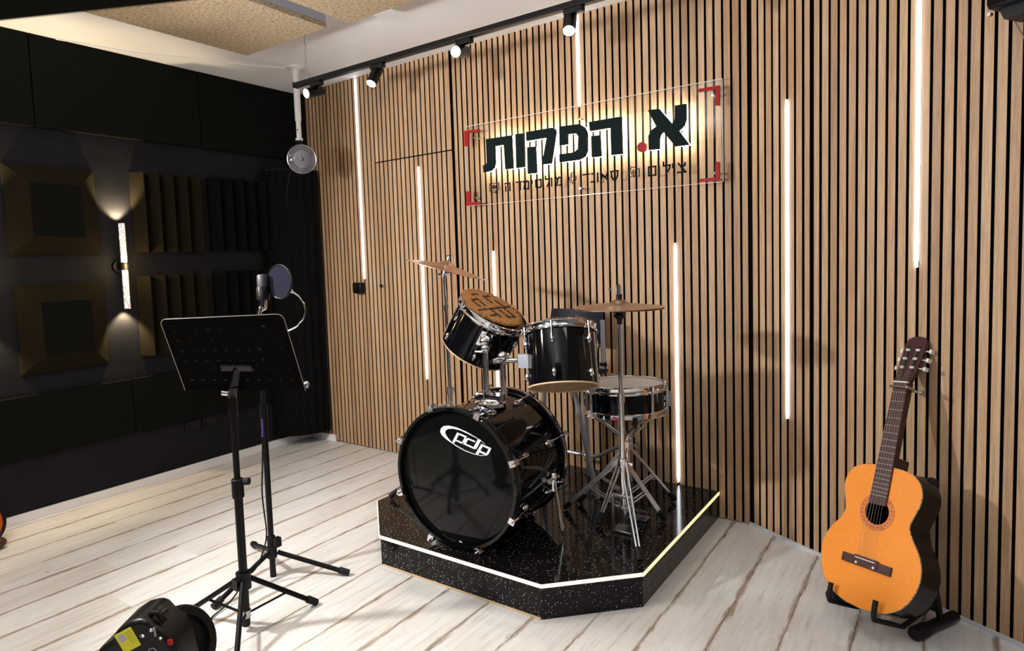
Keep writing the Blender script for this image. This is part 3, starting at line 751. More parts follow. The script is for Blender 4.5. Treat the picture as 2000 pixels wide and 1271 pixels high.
# tom holder
MX, MY, MZ = 1.583, -1.0, bc.z+BR
obj('mount_plate', MB().lathe((MX+.03, MY+.01, MZ-.012), Z_, [(.072, 0), (.070, .014), (.055, .026), (.048, .028)], 28).box((MX+.03, MY+.01, MZ+.022), (.12, .05, .028)), CHROME, bd)
pA = V((1.598, -1.0, 0)); pB = V((1.658, -.957, 0))
for q, zt in ((pA, .955), (pB, .925)):
    m = MB().cyl((q.x, q.y, MZ+.01), (q.x, q.y, zt), .0125, k=16).cyl((q.x, q.y, MZ+.02), (q.x, q.y, MZ+.05), .018, k=16)
    m.cyl((q.x-.035, q.y-.012, MZ+.035), (q.x-.01, q.y, MZ+.035), .005).box((q.x-.04, q.y-.013, MZ+.035), (.012, .006, .022))
    obj('holder_tube', m, CHROME, bd)
obj('ratchet', MB().ball((pA.x, pA.y, .955), .020).cyl((pA.x-.045, pA.y-.01, .94), (pA.x, pA.y, .94), .006).box((pA.x-.05, pA.y-.011, .94), (.018, .008, .012)).cyl((pA.x, pA.y, .955), (pA.x-.008, pA.y+.006, .985), .011), CHROME, bd)
obj('ratchet', MB().ball((pB.x, pB.y, .918), .024).cyl((pB.x-.03, pB.y-.03, .90), (pB.x+.02, pB.y+.02, .925), .01).box((pB.x-.034, pB.y-.034, .898), (.02, .012, .02)), CHROME, bd)
obj('holder_arm', MB().cyl((1.625, -.975, .897), (1.735, -.89, .90), .0105, k=16), CHROME, bd)

# ------------------------------------------------------------------ toms / snare
def drum(name, label, c, n, r, dep, lugs, ph, group=None, both=True, top_mat=HEADW, bottom='open', cat='drum', hoopr=.008):
    if bottom == 'birch': top_mat = HEADB
    c = V(c); n = V(n).normalized(); a, b, _ = frame(n)
    t = thing(name, label, cat, c-n*dep, group)
    obj('shell', MB().lathe(c-n*dep, n, [(r, .004), (r, dep-.012), (r-.007, dep-.012), (r-.007, .004)], 56, close=True), GLOSS, t)
    obj('drum_head', MB().lathe(c-n*.004, n, [(r+.003, -.008), (r-.004, -.001), (.05, 0), (.0, 0)], 48, caps=False), top_mat, t)
    obj('hoop', MB().lathe(c, n, [(r+.003, -.030), (r+.010, -.030), (r+.0105, -.024), (r+.005, -.018), (r+.0045, -.002), (r+.008, .003), (r+.004, .006), (r+.0015, .003), (r+.001, -.018)], 56, close=True), CHROME, t)
    if bottom == 'birch':
        obj('bearing_edge', MB().lathe(c-n*dep, n, [(r+.0015, 0), (r+.0015, .006), (r-.009, .006), (r-.006, 0)], 56, close=True), BIRCH, t, 'bare pale wood rim, no lower head')
        obj('inside', MB().lathe(c-n*dep, n, [(r-.0072, .005), (r-.0072, dep-.02), (.0, dep-.02)], 48, caps=False), BIRCH, t, 'bare wood inside')
    else:
        obj('lower_hoop', MB().lathe(c-n*dep, n, [(r+.001, .022), (r+.005, .018), (r+.0045, .0), (r+.010, -.004), (r+.002, -.006), (r-.002, -.002)], 56, close=True), CHROME, t)
        obj('lower_head', MB().lathe(c-n*dep, n, [(r, .004), (.0, .001)], 40, caps=False), HEADW, t)
    for i in range(lugs):
        an = ph+2*PI*i/lugs; rd = a*math.cos(an)+b*math.sin(an); tn = n.cross(rd)
        zs = (dep-.075, .045) if both else (dep/2,)
        for z in zs:
            q = c-n*dep+rd*(r+.006)+n*z
            if both: m = MB().ball(q, .0135, (.72, .8, 1.35), 12, 8, (tn, rd, n)).cyl(q+rd*.006, q+rd*.006+n*(.022 if z > dep/2 else -.012), .0055, k=8)
            else: m = MB().cyl(q-n*(dep*.36)+rd*.002, q+n*(dep*.36)+rd*.002, .0075, k=10).box(q, (.012, .014, .02), (tn, rd, n))
            obj('lug', m, CHROME, t)
        q = c-n*dep+rd*(r+.0105); 
        obj('tension_rod', MB().cyl(q+n*(dep-.06), q+n*(dep-.012), .0028, k=8).cyl(q+n*(dep-.020), q+n*(dep+.001), .0055, k=8), CHROME, t)
    return t, a, b


N1 = V((.539, .018, .842)).normalized(); C1 = V((1.528, -.821, 1.104))
t1, a1, b1 = drum('tom_drum', 'black tom drum tilted to the right with a fibrous orange mat on its head', C1, N1, .1615, .224, 6, .55, 'rack toms over the bass drum', bottom='birch')
# bracket of tom 1 toward the holder tube
qb = V((1.588, -.992, .985)); rb_ = (qb-C1)-N1*((qb-C1).dot(N1)); rb_.normalize()
obj('bracket', MB().box(qb-rb_*.028, (.05, .026, .07), (N1.cross(rb_), rb_, N1)).ball(qb, .021).cyl(qb+Z_*.012, qb-Z_*.03, .014).box(qb+cr*.02+cu*.02, (.018, .012, .03)), CHROME, t1)
c2t = CAM+((cr*((1094-CX)/FPX)-cu*((641-CY)/FPX)+fwd)*2.815); c2b = CAM+((cr*((1101-CX)/FPX)-cu*((757-CY)/FPX)+fwd)*2.745)
N2 = (c2t-c2b).normalized(); D2 = (c2t-c2b).length
t2, a2, b2 = drum('tom_drum', 'upright black tom drum beside the hi-hat with bare wood lower rim', c2t, N2, .150, D2, 6, .2, 'rack toms over the bass drum', bottom='birch')
q = c2t-N2*(D2*.55)-cr*.155
obj('bracket', MB().box(q-cr*.012, (.045, .05, .06), (cr, fwd, N2)).cyl(q-cr*.03, q-cr*.005, .02), STEEL, t2)
obj('name_badge', MB().cyl(c2t-N2*(D2*.55)-fwd*.1495-cr*.018, c2t-N2*(D2*.55)-fwd*.1515-cr*.018, .006, k=12), CHROME, t2)
# coir mats lying on the heads
def coirmat(c, n, r, label, a, b, marks, off=(0, 0), fringe=60):
    c = V(c)+a*off[0]+b*off[1]; t = thing('coir_mat', label, 'mat', c, 'fibre mats lying on the toms')
    k = 64; vs = [c+n*.0005]; 
    rim0 = []; rim1 = []
    for i in range(k):
        rr = r*(1+random.uniform(-.035, .02)); th = 2*PI*i/k
        d = a*math.cos(th)+b*math.sin(th)
        rim0.append(c+d*rr+n*.0005); rim1.append(c+d*(rr*.985)+n*.009)
    m = MB().add(rim0+rim1, [(i, (i+1) % k, k+(i+1) % k, k+i) for i in range(k)]+[tuple(range(k, 2*k))])
    obj('mat_body', m, COIR, t)
    if marks:
        m = MB()
        for (x, y, w_, h_) in marks: m.box(c+a*x+b*y+n*.0093, (w_, h_, .0016), (a, b, n))
        obj('printed_marks', m, MATD, t, 'dark block printed pattern')
    m = MB()
    for i in range(fringe*14):
        th = random.uniform(0, 2*PI); rr = r*math.sqrt(random.uniform(.0 if i % 2 else .85, 1)); d = a*math.cos(th)+b*math.sin(th); p = c+d*rr+n*.008
        q = p+V((random.uniform(-1, 1), random.uniform(-1, 1), random.uniform(-.3, 1))).normalized()*random.uniform(.006, .014)+d*(.004 if i % 2 else .008)
        m.tube([p, (p+q)/2+n*.003, q], .0009, 3)
    o = obj('loose_fibres', m, COIR, t); o['kind'] = 'stuff'


# in-plane axes on tom 1: along the long image axis and across
ex = (X_-N1*X_.dot(N1)).normalized(); ey = N1.cross(ex)
mk = []
for x, y, w_, h_ in ((.012, .0, .013, .235), (-.035, -.075, .055, .012), (-.06, -.05, .012, .05), (-.02, .075, .045, .012), (-.075, .05, .012, .05), (-.05, .03, .05, .012), (.045, -.03, .06, .012), (.055, -.055, .012, .05), (.08, .04, .012, .06), (.045, .065, .05, .012), (.05, .02, .05, .011), (-.095, -.01, .012, .045), (-.03, -.035, .035, .011)):
    mk.append((x*1.12, y*1.1, max(w_, .013)*1.1, max(h_, .013)*1.1))
coirmat(C1-N1*.001, N1, .146, 'orange fibre mat with dark printed pattern on the tilted tom', ex, ey, mk, (-.017, .0))
ex2 = (cr-N2*cr.dot(N2)).normalized(); ey2 = N2.cross(ex2)
coirmat(c2t-N2*.001, N2, .138, 'rust orange fibre mat on the upright tom, seen edge on', ex2, ey2, [], (.0, .0))

sc_ = CAM+((cr*((1218-CX)/FPX)-cu*((747-CY)/FPX)+fwd)*3.0); SN = V((-.03, .02, 1)).normalized()
sn, a3, b3 = drum('snare_drum', 'shallow black snare drum with white head and chrome fittings', sc_, SN, .180, .135, 8, .12, None, both=False, bottom='head')
for i in range(8):
    pass
q = sc_-SN*.06+cr*.188-fwd*.02
obj('strainer', MB().box(q, (.02, .035, .055), (cr, fwd, SN)).box(q+cr*.016-SN*.01, (.012, .02, .07), (cr, fwd, SN)).cyl(q+SN*.035, q+SN*.05, .008).box(q-SN*.06, (.014, .03, .03), (cr, fwd, SN)), CHROME, sn)
obj('tape_tab', MB().box(sc_-SN*.140-fwd*.172-cr*.080, (.032, .006, .010), (cr, fwd, SN)), mat('pink_tape', (.62, .09, .22), .5), sn, 'scrap of pink tape')

# ------------------------------------------------------------------ stands
def arc(a, b, c, n=10):
    a, b, c = V(a), V(b), V(c); return [a*(1-t)**2+b*2*t*(1-t)+c*t*t for t in [i/n for i in range(n+1)]]


def dbl_leg(t, hub, foot, low, name='leg', r=.004, flat=False):
    hub, foot = V(hub), V(foot); d = (foot-hub); hz = V((d.x, d.y, 0)).normalized(); sd = V((-hz.y, hz.x, 0))
    m = MB()
    if flat: m.bar(hub, foot+Z_*.008-d.normalized()*.02, .020, .007, sd)
    else:
        for s in (-1, 1): m.bar(hub+sd*s*.011, foot+sd*s*.006+Z_*.01-d.normalized()*.02, .009, .005, sd)
    L = obj(name, m, CHROMEL, t)
    mid = hub+d*.52
    m = MB()
    for s in (-1, 1): m.bar(V(low)+sd*s*.012, mid+sd*s*.009, .006, .003, sd)
    obj('brace', m, CHROMEL, t)
    f = MB().cyl(foot-d.normalized()*.05+Z_*.004, foot+d.normalized()*.004+Z_*.008, .012, .014, 12)
    obj('rubber_foot', f, RUB, L)


# hi-hat
hx, hy = 2.091, -.708
hs = thing('hihat_stand', 'chrome hi-hat stand with pedal at the front right of the platform', 'stand', (hx, hy, PZ))
obj('lower_tube', MB().cyl((hx, hy, .185), (hx, hy, .735), .0125, k=18), CHROME, hs)
obj('upper_tube', MB().cyl((hx, hy, .72), (hx, hy, 1.065), .0098, k=16).cyl((hx, hy, .71), (hx, hy, .75), .0165, k=16), CHROME, hs)
obj('pull_rod', MB().cyl((hx, hy, 1.06), (hx, hy, 1.215), .0035, k=10), CHROME, hs)
obj('cymbal_seat', MB().lathe((hx, hy, 1.045), Z_, [(.010, 0), (.012, .02), (.026, .035), (.028, .040), (.01, .043)], 20), BLK, hs)
obj('clutch', MB().cyl((hx, hy, 1.172), (hx, hy, 1.205), .0105, k=14).cyl((hx, hy, 1.19), (hx-.03, hy-.01, 1.192), .004).box((hx-.034, hy-.011, 1.192), (.014, .004, .009)).cyl((hx, hy, 1.20), (hx, hy, 1.212), .010), CHROME, hs)
obj('clutch_felt', MB().cyl((hx, hy, 1.145), (hx, hy, 1.172), .0125, k=16), RUB, hs)
obj('hub', MB().cyl((hx, hy, .435), (hx, hy, .47), .020, k=16).box((hx+.03, hy, .45), (.035, .012, .012)), CHROME, hs)
obj('hub', MB().cyl((hx, hy, .235), (hx, hy, .26), .018, k=16), CHROME, hs)
for fx, fy in ((1.752, -.604), (2.19, -.50), (2.255, -.935)):
    dbl_leg(hs, (hx+(fx-hx)*.06, hy+(fy-hy)*.06, .455), (fx, fy, PZ+.008), (hx, hy, .25), flat=(fy > -.9))
pd = MB()
pd.box((hx+.0, hy+.02, PZ+.008), (.098, .075, .012))
obj('base_plate', pd, STEEL, hs, bev=.002); obj('heel_plate', MB().box((hx-.0, hy+.17, PZ+.008), (.085, .05, .012)), STEEL, hs, bev=.002)
obj('pedal_frame', MB().box((hx-.044, hy-.008, PZ+.085), (.012, .02, .16)).box((hx+.044, hy-.008, PZ+.085), (.012, .02, .16)).box((hx, hy-.008, PZ+.165), (.10, .018, .014)), STEEL, hs, bev=.002)
obj('footboard', MB().bar((hx, hy+.19, PZ+.03), (hx, hy+.0, PZ+.115), .075, .009, Y_), STEEL, hs, bev=.002)
obj('chain', MB().tube([(hx, hy, PZ+.11), (hx, hy, .185)], .006, 6), BLK, hs)


def cymbal(name, c, n, r, label, bow=.10, cat='cymbal', group=None):
    c = V(c); me = MB(); pr = []
    for i in range(15):
        x = i/14; rr = r*(1-x)
        bell = .017*math.exp(-(rr/(r*.17))**4*.9) if True else 0
        pr.append((max(rr, .006), bow*r*(1-(rr/r)**1.7)+bell))
    prof = [(pr[0][0], -.0012)]+[(a, b) for a, b in pr]+[(pr[-1][0], pr[-1][1]-.0015)]+[(a, b-.0016) for a, b in pr[::-1][1:]]
    me.lathe((0, 0, 0), Z_, prof, 72, close=True)
    o = obj(name, me.mesh(), BRASS); o.location = c; o.rotation_euler = V((0, 0, 1)).rotation_difference(V(n).normalized()).to_euler()
    return tag(o, label, cat, group)


cymbal('hihat_cymbal', (hx, hy, 1.116), (.02, 0, 1), .187, 'upper hi-hat cymbal lying bell up on the chrome hi-hat stand', .10, group='pair of hi-hat cymbals')
cymbal('hihat_cymbal', (hx, hy, 1.113), (.02, 0, -1), .187, 'lower hi-hat cymbal turned bell down under its twin', .05, group='pair of hi-hat cymbals')

# snare stand
sx, sy = sc_.x+.005, sc_.y+.01; szb = sc_.z-.15
ss = thing('snare_stand', 'chrome snare stand with three cradle arms behind the hi-hat pole', 'stand', (sx, sy, PZ))
obj('tube', MB().cyl((sx, sy, .20), (sx, sy, .47), .013, k=16).cyl((sx, sy, .44), (sx, sy, .50), .0105).cyl((sx+.01, sy-.005, .455), (sx+.045, sy-.02, .46), .005).box((sx+.05, sy-.022, .46), (.02, .006, .014)), CHROME, ss)
obj('hub', MB().cyl((sx, sy, .43), (sx, sy, .47), .02, k=16), CHROME, ss)
for an in (.5, .5+2.09, .5+4.19):
    d = cr*math.cos(an)+fwd*math.sin(an); d.z = 0; d.normalize(); td = V((-d.y, d.x, 0))
    top = V((sx, sy, szb-.006))+d*.196
    m = MB()
    for s in (-1, 1): m.tube([V((sx, sy, .478))+td*s*.010, V((sx, sy, .495))+d*.035+td*s*.016, top+td*s*.012-d*.045-Z_*.02, top+td*s*.008], .0055, 7)
    A = obj('cradle_arm', m, CHROME, ss)
    obj('rubber_grip', MB().tube([top-d*.03, top, top+Z_*.035+d*.006], .010, 10), RUB, A)
for fx, fy in ((1.775, -.505), (2.15, -.25), (1.97, -.70)):
    dbl_leg(ss, (sx+(fx-sx)*.06, sy+(fy-sy)*.06, .44), (fx, fy, PZ+.008), (sx, sy, .215))

# crash
kx, ky = 1.181, -.734
ks = thing('cymbal_stand', 'slim chrome cymbal stand at the left rear of the bass drum', 'stand', (kx, ky, PZ))
top = V((kx-.012, ky, 1.268))
obj('lower_tube', MB().cyl((kx, ky, .19), (kx, ky, .70), .0125, k=16), CHROME, ks)
obj('middle_tube', MB().cyl((kx, ky, .68), (kx-.004, ky, 1.11), .0095, k=14).cyl((kx, ky, .665), (kx, ky, .705), .016).cyl((kx, ky, .69), (kx+.035, ky-.02, .695), .004).box((kx+.04, ky-.022, .697), (.016, .005, .022)), CHROME, ks)
obj('upper_tube', MB().cyl((kx-.004, ky, 1.10), top, .007, k=12).cyl((kx-.004, ky, 1.09), (kx-.004, ky, 1.118), .0125), CHROME, ks)
CN = V((.234, .164, .958)).normalized(); cc_ = V((1.181, -.734, 1.294))
obj('tilter', MB().cyl(top-V((.03, 0, 0)), top+V((.045, 0, .012)), .009, k=12).ball(top, .016).cyl(top+V((.02, 0, .006)), cc_+CN*.075, .0035, k=8).cyl(cc_-CN*.02, cc_+CN*.003, .014, k=14), CHROME, ks)
obj('wing_nut', MB().cyl(cc_+CN*.052, cc_+CN*.068, .007, k=10).bar(cc_+CN*.068-ba*.018+Z_*.004, cc_+CN*.072+ba*.018, .010, .004), CHROME, ks)
cymbal('crash_cymbal', cc_, CN, .203, 'worn bronze crash cymbal tilted on the slim stand at the left', .13)
for fx, fy in ((.925, -.93), (1.36, -.60), (1.08, -.42)):
    dbl_leg(ks, (kx+(fx-kx)*.06, ky+(fy-ky)*.06, .42), (fx, fy, PZ+.008), (kx, ky, .24))
obj('hub', MB().cyl((kx, ky, .40), (kx, ky, .44), .02).cyl((kx, ky, .23), (kx, ky, .255), .018), CHROME, ks)

# ------------------------------------------------------------------ chair
ch = thing('chair', 'dark blue plastic chair with grey tube legs behind the toms', 'chair', (1.60, -.28, PZ))
cx0, cy0, rot = 1.578, -.135, .10
cxv = V((math.cos(rot), -math.sin(rot)*.3, 0)).normalized(); cyv = V((cxv.y, -cxv.x, 0))
if cyv.y > 0: cyv = -cyv
cb = V((cx0, cy0, 0)); SZ = .735
bk = MB(); hw = .168
vs = []; n = 8
for j, z in enumerate((.875, .93, 1.0, 1.05)):
    for i in range(n+1):
        u = -1+2*i/n; vs.append(cb+cxv*(u*hw*(1-.02*j))+cyv*(.03*(1-u*u)*-1+.012-.012*j)+Z_*(z+(.004*u*u if j == 3 else 0)))
m_ = len(vs); vs2 = [p-cyv*.008 for p in vs]
fs = []
for j in range(3):
    for i in range(n):
        q = (j*(n+1)+i, j*(n+1)+i+1, (j+1)*(n+1)+i+1, (j+1)*(n+1)+i); fs += [q, tuple(m_+t_ for t_ in q[::-1])]
edge_ = [i for i in range(n+1)]+[j*(n+1)+n for j in range(1, 4)]+[3*(n+1)+i for i in range(n-1, -1, -1)]+[j*(n+1) for j in (2, 1)]
fs += [(edge_[i], m_+edge_[i], m_+edge_[(i+1) % len(edge_)], edge_[(i+1) % len(edge_)]) for i in range(len(edge_))]
obj('backrest', MB().add(vs+vs2, fs), NAVY, ch)
obj('seat', MB().box(V((1.632, -.295, SZ)), (.27, .32, .02), (cxv, cyv, Z_)), NAVY, ch, bev=.008)
for s in (-1, 1):
    e_ = cb+cxv*(s*.165)
    obj('back_post', MB().tube([e_+Z_*1.0, e_+Z_*.80, e_+cyv*.01+Z_*.74]+arc(e_+cyv*.012+Z_*.73, e_+cyv*.02+Z_*.69, e_+cyv*.07+cxv*s*.02+Z_*.655)+[e_+cyv*.12+cxv*s*.022+Z_*.60], .0125, 10), GREYM, ch)
    obj('joint', MB().ball(e_+Z_*.765, .02), BLK, ch)
for (tx, ty), (fx, fy) in (((1.628, -.135), (1.634, -.12)), ((1.80, -.15), (1.86, -.09)), ((1.50, -.34), (1.48, -.36)), ((1.72, -.44), (1.82, -.40))):
    obj('leg', MB().tube([(tx, ty, .722), ((tx+fx)/2, (ty+fy)/2, .42), (fx, fy, PZ+.002)], .0125, 10), GREYM, ch)
e_ = cb
obj('leg_rung', MB().tube([(1.49, -.13, .262), (1.63, -.12, .254)]+arc((1.66, -.12, .254), (1.70, -.12, .256), (1.74, -.12, .29))+[(1.845, -.10, .345)], .010, 8), GREYM, ch)

# ------------------------------------------------------------------ music stand
LEGM = mat('black_leg_paint', (.004, .004, .0044), .5, spec=.12)
def tripod(t, c, zh, feet, r=.0085, mt=LEGM, brace=None, footr=.0145):
    for fx, fy in feet:
        f = V((fx, fy, .014)); d = V((fx-c.x, fy-c.y, 0)).normalized(); h = V((c.x, c.y, zh))+d*.026
        L = obj('leg', MB().cyl(h, f, .0095 if brace else r), mt, t)
        dd = (f-h).normalized()
        obj('rubber_foot', MB().cyl(f-dd*.035+Z_*.001, f+dd*.010+Z_*.002, footr, footr*.9, 14), RUB, L)
        if brace:
            mid = h+(f-h)*.56; obj('brace', MB().bar(V((c.x, c.y, brace))+d*.016, mid, .011, .003, Z_), mt, t)


mc = V((1.129, -1.916, 0))
ms = thing('music_stand', 'black music stand with perforated tilted desk, nearest the viewer', 'music stand', mc)
obj('lower_pole', MB().cyl((mc.x, mc.y, .06), (mc.x, mc.y, .54), .0155, k=18), BLKM, ms)
obj('upper_pole', MB().cyl((mc.x, mc.y, .5), (mc.x, mc.y, .87), .0115, k=16).cyl((mc.x, mc.y, .80), (mc.x, mc.y, .875), .0165), BLKM, ms)
k_ = obj('clutch', MB().cyl((mc.x, mc.y, .505), (mc.x, mc.y, .575), .0215, k=18), BLK, ms, bev=.003)
obj('knob', MB().cyl((mc.x, mc.y, .562), (mc.x+.037, mc.y+.014, .566), .006).cyl((mc.x+.026, mc.y+.012, .566), (mc.x+.042, mc.y+.02, .567), .013, k=16), RUB, k_)
obj('hub', MB().cyl((mc.x, mc.y, .165), (mc.x, mc.y, .225), .027, k=18).box((mc.x, mc.y-.028, .19), (.03, .02, .04)), BLK, ms)
obj('sliding_collar', MB().cyl((mc.x, mc.y, .055), (mc.x, mc.y, .082), .019, k=16), STEEL, ms)
obj('pole_tip', MB().cyl((mc.x, mc.y, .022), (mc.x, mc.y, .06), .014, .016), RUB, ms)
tripod(ms, mc, .195, ((1.203, -1.66), (.840, -1.992), (1.330, -2.095)), brace=.068)
BL, BRR, TL, TR_ = V((.974, -2.003, .902)), V((1.328, -1.747, .886)), V((1.161, -2.177, 1.181)), V((1.482, -1.944, 1.185))
du = (BRR-BL); dv = ((TL+TR_)/2-(BL+BRR)/2); dnm = du.cross(dv).normalized()
def tp(u, v, o=0):
    return BL.lerp(BRR, u).lerp(TL.lerp(TR_, u), v)+dnm*o
def plate_holes(nu, nv, rr, u0, u1, v0, v1):
    vs = []; fs = []
    wU, wV = .43, .385
    for i in range(nu):
        for j in range(nv):
            ua, ub = u0+(u1-u0)*i/nu, u0+(u1-u0)*(i+1)/nu; va, vb = v0+(v1-v0)*j/nv, v0+(v1-v0)*(j+1)/nv
            uc, vc = (ua+ub)/2, (va+vb)/2; o = len(vs)
            sq = [(ua, va), (uc, va), (ub, va), (ub, vc), (ub, vb), (uc, vb), (ua, vb), (ua, vc)]
            vs += [tp(*q) for q in sq]
            vs += [tp(uc+rr/wU*math.cos(a), vc+rr/wV*math.sin(a)) for a in [(-.75+.25*k)*PI for k in range(8)]]
            fs += [(o+k, o+(k+1) % 8, o+8+(k+1) % 8, o+8+k) for k in range(8)]
    return vs, fs
vs, fs = plate_holes(10, 6, .0078, .045, .955, .10, .93)
mm = MB().add(vs, fs)
def quad(a, b, c, d): mm.add([tp(*a), tp(*b), tp(*c), tp(*d)], [(0, 1, 2, 3)])
quad((0, 0), (1, 0), (1, .10), (0, .10)); quad((0, .10), (.045, .10), (.045, .93), (0, .93)); quad((.955, .10), (1, .10), (1, .93), (.955, .93))
cor = [(0, .93), (1, .93)]+[(1-.05*(1-math.cos(a)), .93+.07*math.sin(a)) for a in [i*PI/10 for i in range(1, 6)]]+[(.05*(1-math.cos(a)), .93+.07*math.sin(a)) for a in [i*PI/10 for i in range(5, 0, -1)]]
mm.add([tp(*q) for q in cor], [tuple(range(len(cor)))])
DESK = mat('black_desk_enamel', (.006, .0057, .0045),   .85, spec=.03); bsdf(DESK).inputs['IOR'].default_value = 1.12
dm_ = mm.mesh(mc, 20); bm = bmesh.new(); bm.from_mesh(dm_); bmesh.ops.remove_doubles(bm, verts=bm.verts, dist=.0004); bmesh.ops.recalc_face_normals(bm, faces=bm.faces); bm.to_mesh(dm_); bm.free(); dm_.shade_flat()
dk = obj('desk', dm_, DESK, ms); s_ = dk.modifiers.new('thickness', 'SOLIDIFY'); s_.thickness = .0022
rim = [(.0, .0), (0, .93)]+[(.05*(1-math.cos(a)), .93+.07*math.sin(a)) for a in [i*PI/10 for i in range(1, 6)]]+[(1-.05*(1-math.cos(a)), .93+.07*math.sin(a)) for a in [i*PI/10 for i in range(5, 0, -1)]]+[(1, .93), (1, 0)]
obj('desk_rim', MB().tube([tp(*q) for q in rim], .0014, 8), mat('edge_highlight', (.30, .29, .28), .35, 1), dk)  # highlight on the black desk edge, put in as pale metal colour
lipd = dnm if dnm.dot(fwd) > 0 else -dnm
obj('lip', MB().prism([(0, 0), (1, 0), (1, 1), (0, 1)], BL, du, lipd*.048, dv.normalized()*.0025), DESK, ms, 'ledge on the far side of the desk')
obj('lip_corner', MB().ball(BRR+lipd*.02+dv.normalized()*.008, .011, (1, 1, 1.2)), STEEL, ms, 'grey cap at the ledge corner')
pt = V((mc.x, mc.y, .87)); q = tp(.5, .36, 0)-lipd*.006
obj('tilt_bracket', MB().bar(pt+Z_*.005, pt.lerp(q, .5)-lipd*.014, .028, .02).bar(pt.lerp(q, .5)-lipd*.012, q, .026, .018).box(q, (.11, .03, .016), (du.normalized(), dv.normalized(), lipd)), BLKM, ms, bev=.003)
obj('tilt_knob', MB().cyl(pt-cr*.012+Z_*.02, pt-cr*.034+Z_*.022, .011, k=14), CHROME, ms, 'bright tilt screw')

# ------------------------------------------------------------------ microphone stand, microphone, pop filter, cable
kc = V((.855, -1.598, 0))
mk_ = thing('microphone_stand', 'slim black tripod microphone stand behind the music stand', 'stand', kc)
obj('lower_pole', MB().cyl((kc.x, kc.y, .05), (kc.x, kc.y, .745), .0125, k=16), BLKM, mk_)
obj('upper_pole', MB().cyl((kc.x, kc.y, .72), (kc.x+.012, kc.y, 1.155), .0085, k=14), BLKM, mk_)
obj('clutch', MB().cyl((kc.x, kc.y, .66), (kc.x, kc.y, .752), .0165, k=16).cyl((kc.x, kc.y, .750), (kc.x, kc.y, .754), .0175), BLK, mk_)
obj('hub', MB().cyl((kc.x, kc.y, .085), (kc.x, kc.y, .135), .022, k=16).box((kc.x+.026, kc.y+.01, .155), (.026, .03, .04)).cyl((kc.x, kc.y, .135), (kc.x, kc.y, .18), .018), BLK, mk_, bev=.002)
obj('pole_tip', MB().cyl((kc.x, kc.y, .0015), (kc.x, kc.y, .055), .0135, .0125), RUB, mk_)
tripod(mk_, kc, .108, ((1.128, -1.422), (.522, -1.466), (.884, -1.892)), r=.010)
mt = V((.894, -1.594, 0))
obj('swivel', MB().cyl((kc.x+.012, kc.y, 1.145), (kc.x+.025, kc.y, 1.17), .010).tube([(kc.x+.02, kc.y, 1.155), (mt.x-.022, mt.y, 1.165), (mt.x-.012, mt.y, 1.20)], .006).tube([(kc.x+.03, kc.y, 1.158), (mt.x+.012, mt.y, 1.165), (mt.x+.016, mt.y, 1.205)], .006).box((mt.x, mt.y, 1.187), (.032, .012, .008)), CHROME, mk_)
t = thing('condenser_microphone', 'grey side-address condenser microphone on the black stand', 'microphone', (mt.x, mt.y, 1.20))
obj('body', MB().lathe((mt.x, mt.y, 1.20), Z_, [(.020, 0), (.0265, .004), (.0265, .056), (.025, .058)], 24), BLKM, t)
obj('grille', MB().lathe((mt.x, mt.y, 1.258), Z_, [(.0215, 0), (.0215, .044), (.019, .049), (.001, .051)], 24), GRILL, t)
obj('switch', MB().box((mt.x+.012, mt.y-.0235, 1.222), (.012, .003, .003)), STEEL, t)
t = thing('pop_filter', 'round navy pop filter on a chrome gooseneck beside the microphone', 'pop filter', (.966, -1.565, 1.20))
pn = (-fwd*.86-cr*.50); pn.z = .02; pn.normalize(); pc = V((.966, -1.562, 1.275))
obj('mesh_screen', MB().lathe(pc, pn, [(.0675, -.002), (.0675, .002)], 40), POPM, t)
obj('rim', MB().torus(pc, pn, .0695, .0042, 48, 8), BLKM, t)
jn = pc+cr*.046-cu*.038
obj('clamp_joint', MB().ball((.990, -1.528, 1.236), .009).cyl((.985, -1.535, 1.24), (.996, -1.52, 1.228), .006), CHROME, t)
gp = [V(p) for p in ((.994, -1.524, 1.232), (1.015, -1.508, 1.212), (1.034, -1.499, 1.180), (1.040, -1.497, 1.148), (1.032, -1.505, 1.114), (1.012, -1.522, 1.086), (.985, -1.543, 1.070), (.950, -1.566, 1.066), (.905, -1.590, 1.072), (.872, -1.600, 1.078))]
obj('gooseneck', MB().tube(gp, .0038, 8), CHROME, t)
obj('stand_clamp', MB().box((.870, -1.60, 1.080), (.03, .026, .026)), BLK, t, bev=.003)
cb_ = thing('microphone_cable', 'black cable hanging down the microphone stand to the floor', 'cable', (.88, -1.64, 0))
cpts = [(mt.x, mt.y, 1.20), (.884, -1.612, 1.13), (.876, -1.62, .98), (.874, -1.62, .80), (.876, -1.621, .68), (.884, -1.632, .60), (.888, -1.642, .50), (.889, -1.652, .40), (.900, -1.654, .30), (.904, -1.652, .24), (.900, -1.655, .19), (.885, -1.668, .13), (.884, -1.70, .085), (.886, -1.76, .06), (.905, -1.81, .03), (.915, -1.86, .010), (.935, -1.93, .006), (.965, -1.97, .006), (1.01, -2.02, .006), (1.10, -2.13, .006), (1.25, -2.25, .006)]
sm_ = []
for i in range(len(cpts)-1):
    p0, p1, p2, p3 = [V(cpts[max(0, min(len(cpts)-1, i+j))]) for j in (-1, 0, 1, 2)]
    for s in range(4):
        u = s/4; sm_.append(.5*((2*p1)+(p2-p0)*u+(2*p0-5*p1+4*p2-p3)*u*u+(3*p1-p0-3*p2+p3)*u**3))
sm_.append(V(cpts[-1]))
obj('cord', MB().tube(sm_, .0032, 7), BLK, cb_)
obj('cable_tie', MB().tube([(.8745, -1.6205, .70), (.877, -1.6225, .665), (.881, -1.628, .625)], .0042, 8), PURP, cb_, 'purple cable tie')

